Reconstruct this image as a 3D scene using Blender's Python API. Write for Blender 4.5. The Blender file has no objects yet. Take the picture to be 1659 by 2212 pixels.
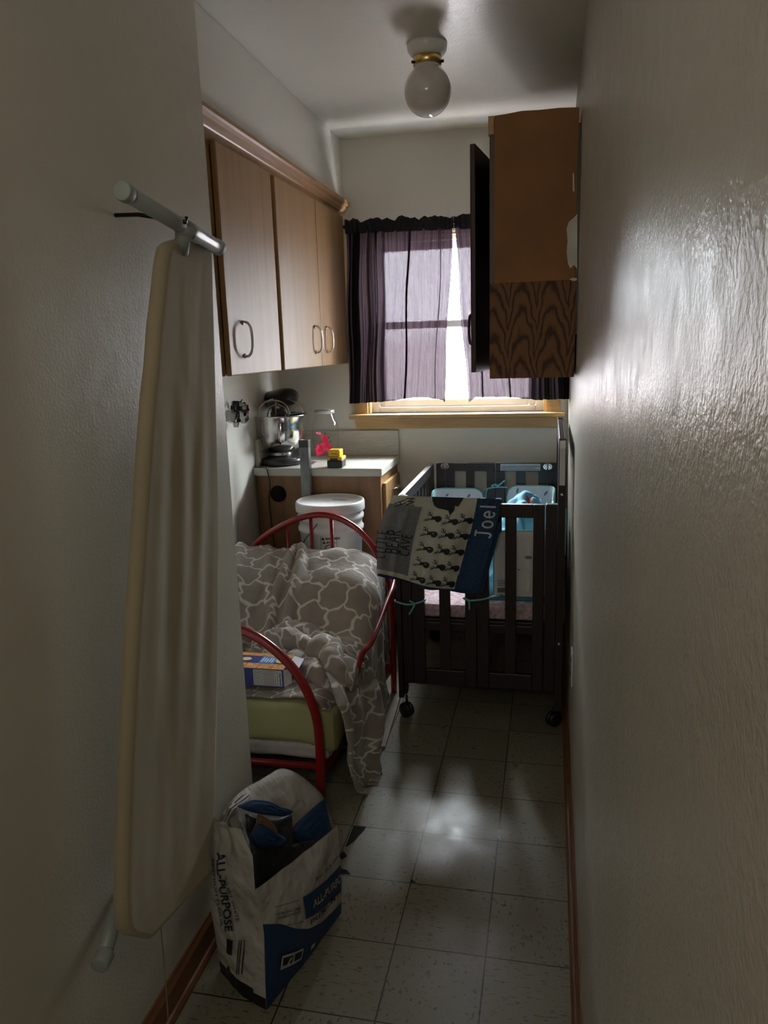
import bpy, math, random
from mathutils import Vector, Matrix, noise
random.seed(7)
PI = math.pi
C = bpy.context.scene.collection
W, H = 1659, 2212
# ---------------------------------------------------------------- camera
FPX, YAW, PIT, ROL, CAMZ = 1646.745, 0.216390, 0.214357, -0.0311316, 1.480
def basis():
    cy, sy = math.cos(YAW), math.sin(YAW)
    f = Vector((-sy, cy, 0)); r = Vector((cy, sy, 0)); u = Vector((0, 0, 1))
    cp, sp = math.cos(PIT), math.sin(PIT)
    f2 = f*cp - u*sp; u2 = u*cp + f*sp
    cr, sr = math.cos(ROL), math.sin(ROL)
    return r*cr + u2*sr, u2*cr - r*sr, f2
BR, BU, BF = basis()
CAM = Vector((0, 0, CAMZ))
cam = bpy.data.cameras.new('camera'); camo = bpy.data.objects.new('camera', cam); C.objects.link(camo)
M3 = Matrix((BR, BU, -BF)).transposed()
camo.matrix_world = Matrix.Translation(CAM) @ M3.to_4x4()
cam.sensor_fit = 'HORIZONTAL'; cam.sensor_width = 36; cam.lens = FPX/W*36; cam.clip_start = .02
bpy.context.scene.camera = camo
def at(u, v, x=None, y=None, z=None, plane=None):
    """the point of a real plane (wall, floor, panel face) seen at a place of the photograph"""
    d = BR*((u-W/2)/FPX) - BU*((v-H/2)/FPX) + BF
    if plane: p0, n = plane; t = (Vector(p0)-CAM).dot(Vector(n))/d.dot(Vector(n))
    elif x is not None: t = (x-CAM.x)/d.x
    elif y is not None: t = (y-CAM.y)/d.y
    else: t = (z-CAM.z)/d.z
    return CAM + d*t
# ---------------------------------------------------------------- light
sc = bpy.context.scene
vs = sc.view_settings
vs.view_transform = 'Standard'; vs.look = 'None'; vs.gamma = 1; vs.use_curve_mapping = False
vs.exposure = 1.46
SKY = 42.0
FILL = 2.3
w = bpy.data.worlds.new('sky'); sc.world = w; w.use_nodes = True
bg = w.node_tree.nodes['Background']; 
_t = w.node_tree; _c = _t.nodes.new('ShaderNodeTexCoord'); _s = _t.nodes.new('ShaderNodeSeparateXYZ'); _r = _t.nodes.new('ShaderNodeValToRGB')
_t.links.new(_c.outputs['Generated'], _s.inputs[0]); _t.links.new(_s.outputs[2], _r.inputs[0]); _t.links.new(_r.outputs[0], bg.inputs[0])
_e = _r.color_ramp.elements; _e[0].position = 0; _e[0].color = (.64, .60, .60, 1); _e[1].position = .03; _e[1].color = (.95, 1, 1, 1)   # bright overcast sky above paler ground
bg.inputs[1].default_value = SKY
def area(name, loc, target, sx, sy, power, col, portal=False):
    l = bpy.data.lights.new(name, 'AREA'); l.shape = 'RECTANGLE'; l.size = sx; l.size_y = sy
    l.energy = power; l.color = col; l.cycles.is_portal = portal
    o = bpy.data.objects.new(name, l); C.objects.link(o); o.location = loc
    o.rotation_euler = (Vector(target)-Vector(loc)).to_track_quat('-Z', 'Y').to_euler()
    return o
YB, XR, XN, XL, ZC = 3.80, .09, -.83, -1.37, 2.445      # back wall, right wall, near left wall, recess wall, ceiling
YE = 1.88                                               # end of the near left wall
XS, ZS = -.99, 2.157                                    # soffit / cabinet face, soffit bottom
area('window_portal', (-.455, YB+.16, 1.56), (-.455, 0, 1.56), .92, .90, 1, (1, 1, 1), True)
area('rear_fill', (-.25, -.80, 2.05), (-.60, 1.1, 2.25), .55, .45, FILL, (1, .93, .80))  # unseen fill light added behind the camera to brighten the near walls
# ---------------------------------------------------------------- node helpers
def newmat(name):
    m = bpy.data.materials.new(name); m.use_nodes = True
    return m, m.node_tree, m.node_tree.nodes['Principled BSDF']
def nd(nt, kind, **kw):
    n = nt.nodes.new(kind)
    for k, v in kw.items(): setattr(n, k, v)
    return n
def put(nt, sock, val):
    if hasattr(val, 'links') or isinstance(val, bpy.types.NodeSocket): nt.links.new(val, sock)
    else: sock.default_value = val
def mth(nt, op, a, b=0.0, c=0.0):
    n = nd(nt, 'ShaderNodeMath', operation=op); put(nt, n.inputs[0], a); put(nt, n.inputs[1], b); put(nt, n.inputs[2], c)
    return n.outputs[0]
def ramp(nt, fac, stops):
    n = nd(nt, 'ShaderNodeValToRGB'); put(nt, n.inputs[0], fac)
    e = n.color_ramp.elements
    while len(e) < len(stops): e.new(.5)
    for i, (p, c) in enumerate(stops): e[i].position = p; e[i].color = (*c, 1) if len(c) == 3 else c
    return n.outputs[0]
def mixc(nt, fac, a, b, mode='MIX'):
    n = nd(nt, 'ShaderNodeMix', data_type='RGBA', blend_type=mode); put(nt, n.inputs[0], fac)
    put(nt, n.inputs[6], (*a, 1) if isinstance(a, tuple) and len(a) == 3 else a)
    put(nt, n.inputs[7], (*b, 1) if isinstance(b, tuple) and len(b) == 3 else b)
    return n.outputs[2]
def coords(nt, kind='Object', scale=None, loc=None):
    o = nd(nt, 'ShaderNodeTexCoord').outputs[kind]
    if scale or loc:
        mp = nd(nt, 'ShaderNodeMapping'); put(nt, mp.inputs[0], o)
        if scale: mp.inputs['Scale'].default_value = scale
        if loc: mp.inputs['Location'].default_value = loc
        o = mp.outputs[0]
    return o
def noisen(nt, vec, scale, detail=3, rough=.5, dist=0.):
    n = nd(nt, 'ShaderNodeTexNoise'); put(nt, n.inputs['Vector'], vec); n.inputs['Scale'].default_value = scale
    n.inputs['Detail'].default_value = detail; n.inputs['Roughness'].default_value = rough; n.inputs['Distortion'].default_value = dist
    return n.outputs[0]
def bump(nt, b, h, strength=.3, dist=.002):
    n = nd(nt, 'ShaderNodeBump'); n.inputs['Strength'].default_value = strength; n.inputs['Distance'].default_value = dist
    put(nt, n.inputs['Height'], h); nt.links.new(n.outputs[0], b.inputs['Normal'])
def simple(name, col, rough=.5, metal=0., var=.08, nscale=12, bmp=0., bscale=80, bdist=.002, spec=.5, kind='Object', stretch=None, **kw):
    m, nt, b = newmat(name); v = coords(nt, kind, scale=stretch)
    n = noisen(nt, v, nscale, 4)
    c1 = tuple(max(0, c*(1-var*2)) for c in col); c2 = tuple(min(1, c*(1+var*2)) for c in col)
    nt.links.new(ramp(nt, n, [(.25, c1), (.75, c2)]), b.inputs['Base Color'])
    b.inputs['Roughness'].default_value = rough; b.inputs['Metallic'].default_value = metal
    b.inputs['Specular IOR Level'].default_value = spec
    if bmp: bump(nt, b, noisen(nt, v, bscale, 3), bmp, bdist)
    for k, val in kw.items(): b.inputs[k].default_value = val
    return m
def wallmat(name, col, rough=.38, bs=.35, scale=190, dist=.0012, spec=.5):
    m, nt, b = newmat(name); v = coords(nt)
    big = noisen(nt, v, 2.2, 4); fine = noisen(nt, v, scale, 2, .6); mid = noisen(nt, v, 28, 3)
    c = ramp(nt, big, [(.3, tuple(x*.93 for x in col)), (.7, col)])
    nt.links.new(c, b.inputs['Base Color'])
    nt.links.new(ramp(nt, mid, [(.3, (rough*.85,)*3), (.7, (rough*1.15,)*3)]), b.inputs['Roughness'])
    h = mth(nt, 'ADD', mth(nt, 'MULTIPLY', fine, 1.0), mth(nt, 'MULTIPLY', mid, 1.2))
    bump(nt, b, h, bs, dist); b.inputs['Specular IOR Level'].default_value = spec
    return m
def woodmat(name, c1, c2, c3, axis='Z', rough=.4, scale=1., bmp=.1, smear=.5):
    m, nt, b = newmat(name)
    s = {'Z': (22*scale, 22*scale, 1.3*scale), 'X': (1.3*scale, 22*scale, 22*scale), 'Y': (22*scale, 1.3*scale, 22*scale)}[axis]
    v = coords(nt, scale=s)
    a = noisen(nt, v, 1.2, 5, .6, .6); bb = noisen(nt, v, 6, 3, .7); big = noisen(nt, coords(nt), 2.5, 2)
    f = mth(nt, 'ADD', mth(nt, 'MULTIPLY', a, .65), mth(nt, 'MULTIPLY', bb, .35))
    c = ramp(nt, f, [(.3, c3), (.48, c2), (.7, c1)])
    c = mixc(nt, mth(nt, 'MULTIPLY', big, smear), c, c2)
    nt.links.new(c, b.inputs['Base Color']); b.inputs['Roughness'].default_value = rough
    bump(nt, b, bb, bmp, .0006)
    return m
# ---------------------------------------------------------------- mesh helpers
class MB:
    def __init__(s): s.v = []; s.f = []; s.m = []; s.s = []; s.uv = None
    def add(s, vs_, fs, mi=0, sm=False):
        b = len(s.v); s.v += [Vector(p) for p in vs_]
        for f in fs: s.f.append([b+i for i in f]); s.m.append(mi); s.s.append(sm)
        return s
    def box(s, x0, x1, y0, y1, z0, z1, mi=0):
        return s.add([(x0,y0,z0),(x1,y0,z0),(x1,y1,z0),(x0,y1,z0),(x0,y0,z1),(x1,y0,z1),(x1,y1,z1),(x0,y1,z1)],
                     [(0,3,2,1),(4,5,6,7),(0,1,5,4),(1,2,6,5),(2,3,7,6),(3,0,4,7)], mi)
    def obox(s, c, a, b, d, mi=0):
        c, a, b, d = map(Vector, (c, a, b, d))
        P = [c+sa*a+sb*b+sd*d for sd in (-1,1) for sa, sb in ((-1,-1),(1,-1),(1,1),(-1,1))]
        return s.add(P, [(0,3,2,1),(4,5,6,7),(0,1,5,4),(1,2,6,5),(2,3,7,6),(3,0,4,7)], mi)
    def tube(s, pts, r, n=12, mi=0, closed=False, flat=None):
        pts = [Vector(p) for p in pts]; L = len(pts)
        rs = r if isinstance(r, (list, tuple)) else [r]*L
        tang = []
        for i in range(L):
            a = pts[(i-1) % L] if (closed or i > 0) else pts[i]; b = pts[(i+1) % L] if (closed or i < L-1) else pts[i]
            tang.append((b-a).normalized())
        t0 = tang[0]; up = Vector((0,0,1)) if abs(t0.z) < .9 else Vector((1,0,0))
        nrm = t0.cross(up).normalized(); rings = []
        for i in range(L):
            t = tang[i]; nrm = (nrm - t*nrm.dot(t)).normalized(); bi = t.cross(nrm)
            k = flat or 1.
            rings.append([pts[i] + (nrm*math.cos(2*PI*j/n)*rs[i] + bi*math.sin(2*PI*j/n)*rs[i]*k) for j in range(n)])
        vv = [p for rg in rings for p in rg]; ff = []
        for i in range(L if closed else L-1):
            k = (i+1) % L
            for j in range(n): ff.append((i*n+j, i*n+(j+1) % n, k*n+(j+1) % n, k*n+j))
        if not closed: ff += [tuple(range(n-1, -1, -1)), tuple((L-1)*n+j for j in range(n))]
        return s.add(vv, ff, mi, True)
    def lathe(s, prof, c, n=32, mi=0, mat=None):
        c = Vector(c); vv = []; ff = []
        for (r, z) in prof:
            for j in range(n):
                p = Vector((r*math.cos(2*PI*j/n), r*math.sin(2*PI*j/n), z))
                if mat: p = mat @ p
                vv.append(c+p)
        for i in range(len(prof)-1):
            for j in range(n): ff.append((i*n+j, i*n+(j+1) % n, (i+1)*n+(j+1) % n, (i+1)*n+j))
        if prof[0][0] > 1e-5: ff.append(tuple(range(n-1, -1, -1)))
        if prof[-1][0] > 1e-5: ff.append(tuple((len(prof)-1)*n+j for j in range(n)))
        return s.add(vv, ff, mi, True)
    def grid(s, fn, nu, nv, mi=0, sm=True, uvfn=None, matfn=None):
        b = len(s.f)
        vv = [fn(i/nu, j/nv) for j in range(nv+1) for i in range(nu+1)]
        ff = [(j*(nu+1)+i, j*(nu+1)+i+1, (j+1)*(nu+1)+i+1, (j+1)*(nu+1)+i) for j in range(nv) for i in range(nu)]
        vb = len(s.v); s.add(vv, ff, mi, sm)
        if matfn:
            for j in range(nv):
                for i in range(nu): s.m[b+j*nu+i] = matfn((i+.5)/nu, (j+.5)/nv)
        if uvfn:
            if s.uv is None: s.uv = {}
            for j in range(nv+1):
                for i in range(nu+1): s.uv[vb+j*(nu+1)+i] = uvfn(i/nu, j/nv)
        return s
    def poly(s, pts, mp=None, mi=0):
        return s.add([mp(*p) if mp else p for p in pts], [tuple(range(len(pts)))], mi)
    def prism(s, pts, a, b, mi=0, sm=False):
        """pts: 3D outline; extruded by vector from a to b offsets"""
        n = len(pts); a = Vector(a); b = Vector(b)
        s.add([Vector(p)+a for p in pts]+[Vector(p)+b for p in pts],
              [tuple(range(n-1,-1,-1)), tuple(range(n, 2*n))], mi)
        return s.add([Vector(p)+a for p in pts]+[Vector(p)+b for p in pts],
              [(i, (i+1) % n, n+(i+1) % n, n+i) for i in range(n)], mi, sm)
    def ball(s, c, r, n=16, mi=0, sq=(1,1,1)):
        c = Vector(c); prof = [(math.sin(PI*i/n), -math.cos(PI*i/n)) for i in range(n+1)]
        m = Matrix.Diagonal((r*sq[0], r*sq[1], r*sq[2]))
        return s.lathe([(max(a, 1e-6), z) for a, z in prof], c, 2*n, mi, m)
    def text(s, txt, size, mp, mi=0, bold=0., shear=0., space=1., align='LEFT', sx=1.):
        cu = bpy.data.curves.new('t', 'FONT'); cu.body = txt; cu.size = size; cu.offset = bold; cu.shear = shear
        cu.space_character = space; cu.align_x = align; cu.resolution_u = 3
        o = bpy.data.objects.new('t', cu); C.objects.link(o)
        me = o.evaluated_get(bpy.context.evaluated_depsgraph_get()).to_mesh()
        vv = [mp(v.co.x*sx, v.co.y) for v in me.vertices]; ff = [tuple(p.vertices) for p in me.polygons]
        o.evaluated_get(bpy.context.evaluated_depsgraph_get()).to_mesh_clear()
        bpy.data.objects.remove(o); bpy.data.curves.remove(cu)
        return s.add(vv, ff, mi)
    def build(s, name, mats, parent=None, org=None, bevel=0, solid=0, sub=0, offset=0, seg=2):
        wo = WO[parent.name] if parent else Vector((0,0,0))
        if org is None:
            if parent: org = wo
            else:
                n = len(s.v); org = Vector((sum(p.x for p in s.v)/n, sum(p.y for p in s.v)/n, min(p.z for p in s.v)))
        org = Vector(org)
        me = bpy.data.meshes.new(name); me.from_pydata([p-org for p in s.v], [], s.f); 
        if not isinstance(mats, (list, tuple)): mats = [mats]
        for m in mats: me.materials.append(m)
        for p, mi, sm in zip(me.polygons, s.m, s.s): p.material_index = mi; p.use_smooth = sm
        if s.uv is not None:
            ul = me.uv_layers.new(name='UVMap')
            for l in me.loops: ul.data[l.index].uv = s.uv.get(l.vertex_index, (0, 0))
        me.update()
        o = bpy.data.objects.new(name, me); C.objects.link(o)
        o.location = org-wo
        if parent: o.parent = parent
        WO[o.name] = org
        if solid: k = o.modifiers.new('solid', 'SOLIDIFY'); k.thickness = solid; k.offset = offset
        if bevel:
            k = o.modifiers.new('bevel', 'BEVEL'); k.width = bevel; k.segments = seg; k.limit_method = 'ANGLE'; k.angle_limit = .7
        if sub: k = o.modifiers.new('sub', 'SUBSURF'); k.levels = sub; k.render_levels = sub
        return o
WO = {}
def thing(name, loc, label, cat, group=None):
    o = bpy.data.objects.new(name, None); C.objects.link(o); o.location = loc; o.empty_display_size = .05
    WO[o.name] = Vector(loc); return tag(o, label, cat, group)
def tag(o, label, cat, group=None):
    o['label'] = label; o['category'] = cat
    if group: o['group'] = group
    return o
def struct(o, label=None):
    o['kind'] = 'structure'
    if label: o['label'] = label
    return o
def bez(pts, n=8):
    """Catmull-Rom through points"""
    P = [Vector(p) for p in pts]; P = [P[0]*2-P[1]]+P+[P[-1]*2-P[-2]]; out = []
    for i in range(1, len(P)-2):
        for k in range(n):
            t = k/n; a, b, c, d = P[i-1:i+3]
            out.append(.5*((2*b)+(c-a)*t+(2*a-5*b+4*c-d)*t*t+(3*b-a-3*c+d)*t*t*t))
    out.append(P[-2]); return out
def sst(a, b, x):
    t = min(1, max(0, (x-a)/(b-a))); return t*t*(3-2*t)
def lerp(pts, t):
    """piecewise-linear (smoothed) value of [(t, val)] lists"""
    if t <= pts[0][0]: return pts[0][1]
    for (a, va), (b, vb) in zip(pts, pts[1:]):
        if t <= b: k = (t-a)/(b-a); return va+(vb-va)*k
    return pts[-1][1]
def fbm(x, y, z=0, o=3):
    return noise.fractal(Vector((x, y, z)), 1.0, 2.0, o)
# ---------------------------------------------------------------- materials
M = {}
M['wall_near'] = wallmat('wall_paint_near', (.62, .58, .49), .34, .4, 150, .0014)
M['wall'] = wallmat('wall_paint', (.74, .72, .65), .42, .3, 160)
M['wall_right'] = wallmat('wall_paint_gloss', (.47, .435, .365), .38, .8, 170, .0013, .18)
M['ceiling'] = wallmat('ceiling_paint', (.72, .71, .64), .36, .35, 130, .0018)
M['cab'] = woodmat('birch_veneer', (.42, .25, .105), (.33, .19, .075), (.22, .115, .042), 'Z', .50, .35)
M['cab_trim'] = woodmat('birch_trim', (.46, .26, .11), (.34, .18, .07), (.20, .09, .035), 'Y', .35)
M['oak'] = woodmat('raw_pine_trim', (.62, .42, .20), (.50, .32, .14), (.36, .21, .08), 'X', .5)
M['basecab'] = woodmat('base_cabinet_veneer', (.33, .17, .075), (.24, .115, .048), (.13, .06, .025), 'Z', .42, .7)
M['bb'] = woodmat('baseboard_wood', (.26, .125, .05), (.18, .075, .03), (.10, .035, .014), 'Y', .4)
M['bb_x'] = woodmat('baseboard_wood_back', (.26, .125, .05), (.18, .075, .03), (.10, .035, .014), 'X', .4)
M['dark'] = simple('black_void', (.004, .004, .004), .9)
M['black'] = simple('black_plastic', (.012, .012, .013), .35)
M['blackmetal'] = simple('black_metal', (.015, .013, .012), .3, .6)
M['chrome'] = simple('chrome', (.72, .72, .72), .12, 1., .03)
M['steel'] = simple('stainless_steel', (.62, .61, .60), .16, 1., .03, bmp=.03)
M['brass'] = simple('brass', (.66, .48, .18), .28, 1., .04)
M['white'] = simple('white_plastic', (.78, .78, .76), .32, 0, .02)
M['vinyl'] = simple('white_vinyl', (.82, .83, .86), .3, 0, .02)
M['red'] = simple('red_enamel', (.26, .010, .014), .25, 0, .05, **{'Coat Weight': .3})
M['crib'] = simple('espresso_wood', (.020, .0125, .0125), .40, 0, .15, stretch=(10, 10, 1.5))
M['teal'] = simple('teal_ribbon', (.16, .42, .40), .7)
M['navy'] = simple('navy_cloth', (.012, .035, .085), .9, 0, .2, nscale=120, bmp=.3, bscale=300)
M['ink'] = simple('black_print', (.012, .014, .018), .8)
M['paper_scrap'] = simple('paint_smear', (.62, .60, .55), .6, bmp=.4, bscale=60)

def floor_mat():
    m, nt, b = newmat('vinyl_tiles'); T = .2286
    v = coords(nt, 'Object')      # floor object sits at the world origin
    sp = nd(nt, 'ShaderNodeSeparateXYZ'); put(nt, sp.inputs[0], v)
    gx = mth(nt, 'DIVIDE', mth(nt, 'ADD', sp.outputs[0], .361349+T*40), T); gy = mth(nt, 'DIVIDE', mth(nt, 'ADD', sp.outputs[1], -2.52661+T*40), T)
    fx, fy = mth(nt, 'FRACT', gx), mth(nt, 'FRACT', gy); ix, iy = mth(nt, 'FLOOR', gx), mth(nt, 'FLOOR', gy)
    ex = mth(nt, 'MINIMUM', fx, mth(nt, 'SUBTRACT', 1., fx)); ey = mth(nt, 'MINIMUM', fy, mth(nt, 'SUBTRACT', 1., fy))
    e = mth(nt, 'MINIMUM', ex, ey)
    n0 = noisen(nt, v, 9, 2)
    line = mth(nt, 'LESS_THAN', e, mth(nt, 'ADD', mth(nt, 'MULTIPLY', n0, .008), .004))
    chk = mth(nt, 'MODULO', mth(nt, 'ADD', ix, iy), 2.)
    # flecks run along x on one half of the tiles, along y on the others
    def fleck(sc_):
        c = nd(nt, 'ShaderNodeMapping'); put(nt, c.inputs[0], v); c.inputs['Scale'].default_value = sc_
        return noisen(nt, c.outputs[0], 1., 2.5, .55, .2)
    f1, f2 = fleck((45, 150, 1)), fleck((105, 62, 1))
    mix = nd(nt, 'ShaderNodeMix'); put(nt, mix.inputs[0], chk); put(nt, mix.inputs[2], f1); put(nt, mix.inputs[3], f2)
    patch = noisen(nt, v, 7, 2)
    thr = mth(nt, 'SUBTRACT', mix.outputs[0], mth(nt, 'MULTIPLY', patch, .16))
    fl = ramp(nt, thr, [(.50, (0,0,0)), (.59, (1,1,1))])
    wn = nd(nt, 'ShaderNodeTexWhiteNoise', noise_dimensions='2D'); cv = nd(nt, 'ShaderNodeCombineXYZ'); put(nt, cv.inputs[0], ix); put(nt, cv.inputs[1], iy); put(nt, wn.inputs[0], cv.outputs[0])
    tone = ramp(nt, wn.outputs[0], [(0, (.205, .188, .138)), (1, (.26, .24, .178))])
    cl = mixc(nt, ramp(nt, noisen(nt, v, 3.5, 5), [(.35, (0,0,0)), (.75, (.35,.35,.35))]), tone, (.15, .125, .08))
    c = mixc(nt, mth(nt, 'MULTIPLY', fl, .72), cl, (.050, .040, .026))
    c = mixc(nt, line, c, (.03, .022, .015))
    nt.links.new(c, b.inputs['Base Color'])
    r = ramp(nt, noisen(nt, v, 14, 5, .65), [(.3, (.25,)*3), (.7, (.42,)*3)])
    nt.links.new(r, b.inputs['Roughness'])
    h = mth(nt, 'ADD', mth(nt, 'MULTIPLY', line, -1.), mth(nt, 'MULTIPLY', noisen(nt, v, 6, 2), .9))
    bump(nt, b, h, .35, .002)
    return m
M['floor'] = floor_mat()

def grain_mat():
    m, nt, b = newmat('cathedral_oak_veneer'); v = coords(nt)
    sp = nd(nt, 'ShaderNodeSeparateXYZ'); put(nt, sp.inputs[0], v)
    x = mth(nt, 'ADD', sp.outputs[0], mth(nt, 'MULTIPLY', mth(nt, 'SUBTRACT', noisen(nt, v, 9, 2), .5), .05))
    u = mth(nt, 'PINGPONG', mth(nt, 'ADD', x, .142), .052)
    h = mth(nt, 'ADD', sp.outputs[2], mth(nt, 'MULTIPLY', mth(nt, 'POWER', mth(nt, 'MULTIPLY', u, 19.), 2.2), .16))
    h = mth(nt, 'ADD', h, mth(nt, 'MULTIPLY', noisen(nt, coords(nt, scale=(24, 24, 9)), 1.6, 5), .09))
    sn = mth(nt, 'SINE', mth(nt, 'MULTIPLY', h, 74.))
    fine = noisen(nt, coords(nt, scale=(260, 260, 14)), 1., 3)
    f = mth(nt, 'ADD', mth(nt, 'MULTIPLY', sn, .42), mth(nt, 'MULTIPLY', fine, .5))
    c = ramp(nt, f, [(.02, (.21, .105, .045)), (.40, (.165, .080, .034)), (.64, (.070, .030, .017))])
    nt.links.new(c, b.inputs['Base Color']); b.inputs['Roughness'].default_value = .6; b.inputs['Specular IOR Level'].default_value = .25
    bump(nt, b, fine, .15, .0006); return m
M['grain'] = grain_mat()
M['hardboard'] = simple('brown_hardboard', (.29, .130, .044), .7, 0, .10, nscale=5, bmp=.1, bscale=200)

def trellis_mat():
    m, nt, b = newmat('plush_trellis_fleece'); uv = coords(nt, 'UV')
    wob = nd(nt, 'ShaderNodeTexNoise'); put(nt, wob.inputs['Vector'], uv); wob.inputs['Scale'].default_value = 22; wob.inputs['Detail'].default_value = 1
    sub = nd(nt, 'ShaderNodeVectorMath', operation='SUBTRACT'); put(nt, sub.inputs[0], wob.outputs[1]); sub.inputs[1].default_value = (.5, .5, .5)
    scl = nd(nt, 'ShaderNodeVectorMath', operation='SCALE'); put(nt, scl.inputs[0], sub.outputs[0]); scl.inputs['Scale'].default_value = .030
    ad = nd(nt, 'ShaderNodeVectorMath', operation='ADD'); put(nt, ad.inputs[0], uv); put(nt, ad.inputs[1], scl.outputs[0])
    sp = nd(nt, 'ShaderNodeSeparateXYZ'); put(nt, sp.inputs[0], ad.outputs[0])
    S = 1/.090
    px_ = mth(nt, 'ADD', mth(nt, 'MULTIPLY', sp.outputs[0], S), mth(nt, 'MULTIPLY', mth(nt, 'SINE', mth(nt, 'MULTIPLY', sp.outputs[1], 2*PI*S/.433)), .045))
    py_ = mth(nt, 'ADD', mth(nt, 'MULTIPLY', sp.outputs[1], S), mth(nt, 'MULTIPLY', mth(nt, 'SINE', mth(nt, 'MULTIPLY', sp.outputs[0], 2*PI*S*2)), .05))
    R3 = math.sqrt(3)
    def cell(ox, oy):
        a = mth(nt, 'SUBTRACT', mth(nt, 'FLOORED_MODULO', mth(nt, 'SUBTRACT', px_, ox), 1.), .5)
        c = mth(nt, 'SUBTRACT', mth(nt, 'FLOORED_MODULO', mth(nt, 'SUBTRACT', py_, oy), R3), R3/2)
        a, c = mth(nt, 'ABSOLUTE', a), mth(nt, 'ABSOLUTE', c)
        return mth(nt, 'SUBTRACT', .5, mth(nt, 'MAXIMUM', mth(nt, 'ADD', mth(nt, 'MULTIPLY', a, .5), mth(nt, 'MULTIPLY', c, R3/2)), a))
    e = mth(nt, 'MAXIMUM', cell(0, 0), cell(.5, R3/2))
    k = ramp(nt, e, [(.035, (1,1,1)), (.065, (0,0,0))])
    fz = noisen(nt, uv, 260, 2); big = noisen(nt, uv, 14, 3)
    g = ramp(nt, big, [(.3, (.24, .20, .172)), (.7, (.31, .265, .228))])
    c = mixc(nt, k, g, (.70, .66, .61)); c = mixc(nt, mth(nt, 'MULTIPLY', fz, .35), c, (.42, .38, .34))
    nt.links.new(c, b.inputs['Base Color']); b.inputs['Roughness'].default_value = .85
    b.inputs['Sheen Weight'].default_value = .25; b.inputs['Sheen Roughness'].default_value = .35; b.inputs['Sheen Tint'].default_value = (1, .95, .9, 1)
    bump(nt, b, mth(nt, 'ADD', mth(nt, 'MULTIPLY', fz, .35), mth(nt, 'MULTIPLY', noisen(nt, uv, 45, 4), .9)), .6, .006)
    return m
M['fleece'] = trellis_mat()

def curtain_mat(name, trans, col):
    m, nt, b = newmat(name); uv = coords(nt, 'UV')
    mp = nd(nt, 'ShaderNodeMapping'); put(nt, mp.inputs[0], uv); mp.inputs['Scale'].default_value = (420, 60, 1)
    mp2 = nd(nt, 'ShaderNodeMapping'); put(nt, mp2.inputs[0], uv); mp2.inputs['Scale'].default_value = (60, 420, 1)
    n1 = noisen(nt, mp.outputs[0], 1., 2); n2 = noisen(nt, mp2.outputs[0], 1., 2)
    f = mth(nt, 'ADD', mth(nt, 'MULTIPLY', n1, .6), mth(nt, 'MULTIPLY', n2, .4))
    fac = ramp(nt, f, [(.36, (trans*.2,)*3), (.64, (trans*1.8,)*3)])
    b.inputs['Base Color'].default_value = (*col, 1); b.inputs['Roughness'].default_value = .85
    tr = nd(nt, 'ShaderNodeBsdfTranslucent'); tr.inputs[0].default_value = (col[0]*2.2, col[1]*2.2, col[2]*2.2, 1)
    m1 = nd(nt, 'ShaderNodeMixShader'); m1.inputs[0].default_value = .5; put(nt, m1.inputs[1], b.outputs[0]); put(nt, m1.inputs[2], tr.outputs[0])
    tp = nd(nt, 'ShaderNodeBsdfTransparent'); tp.inputs[0].default_value = (.86, .80, .88, 1)
    m2 = nd(nt, 'ShaderNodeMixShader'); put(nt, m2.inputs[0], fac); put(nt, m2.inputs[1], m1.outputs[0]); put(nt, m2.inputs[2], tp.outputs[0])
    nt.links.new(m2.outputs[0], nt.nodes['Material Output'].inputs[0])
    return m
M['curtain'] = curtain_mat('plum_sheer_curtain', .0052, (.0032, .0021, .0026))
M['curtain_head'] = simple('plum_curtain_header', (.012, .010, .014), .85, bmp=.3, bscale=60)

def glass_mat(name, col=(1,1,1), a=.12):
    m, nt, b = newmat(name)
    tp = nd(nt, 'ShaderNodeBsdfTransparent'); tp.inputs[0].default_value = (*col, 1)
    gl = nd(nt, 'ShaderNodeBsdfGlossy'); gl.inputs['Roughness'].default_value = .03
    fr = nd(nt, 'ShaderNodeLayerWeight'); fr.inputs[0].default_value = .5
    f = mth(nt, 'ADD', mth(nt, 'MULTIPLY', mth(nt, 'POWER', fr.outputs['Facing'], 4.), .6), .02+a*.2)
    mx = nd(nt, 'ShaderNodeMixShader'); put(nt, mx.inputs[0], f); put(nt, mx.inputs[1], tp.outputs[0]); put(nt, mx.inputs[2], gl.outputs[0])
    nt.links.new(mx.outputs[0], nt.nodes['Material Output'].inputs[0]); return m
M['glass'] = glass_mat('clear_glass', (.985, .99, .99), .05)
M['pane'] = glass_mat('window_pane', (.97, .98, 1.), .05)
M['opal'] = simple('opal_glass', (.62, .60, .56), .08, 0, .01, **{'Subsurface Weight': .0})
#SECTION structure
# ================================================================ structure
mb = MB(); mb.add([(XL-.1,-1.3,0),(XR+.1,-1.3,0),(XR+.1,YB+.1,0),(XL-.1,YB+.1,0)], [(0,1,2,3)])
zf = .0008
def fpoly(pts): mb.add([Vector((at(u, v, z=0).x, at(u, v, z=0).y, zf)) for u, v in pts], [tuple(range(len(pts)))[::-1]], 1)
fpoly([(764,1784),(792,1786),(785,1796),(775,1806),(765,1818),(752,1828),(746,1830)])
fpoly([(742,1838),(750,1850),(738,1858),(733,1850)])
fpoly([(735,1876),(750,1880),(758,1890),(733,1888)])
fpoly([(889,1900),(900,1907),(885,1907)])
struct(mb.build('floor', [M['floor'], M['dark']], org=(0,0,0)), 'speckled beige vinyl tile floor with worn black corners')
struct(MB().box(XL-.1, XR+.1, -1.3, YB+.15, ZC, ZC+.08).build('ceiling', M['ceiling']), 'glossy painted ceiling')
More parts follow.
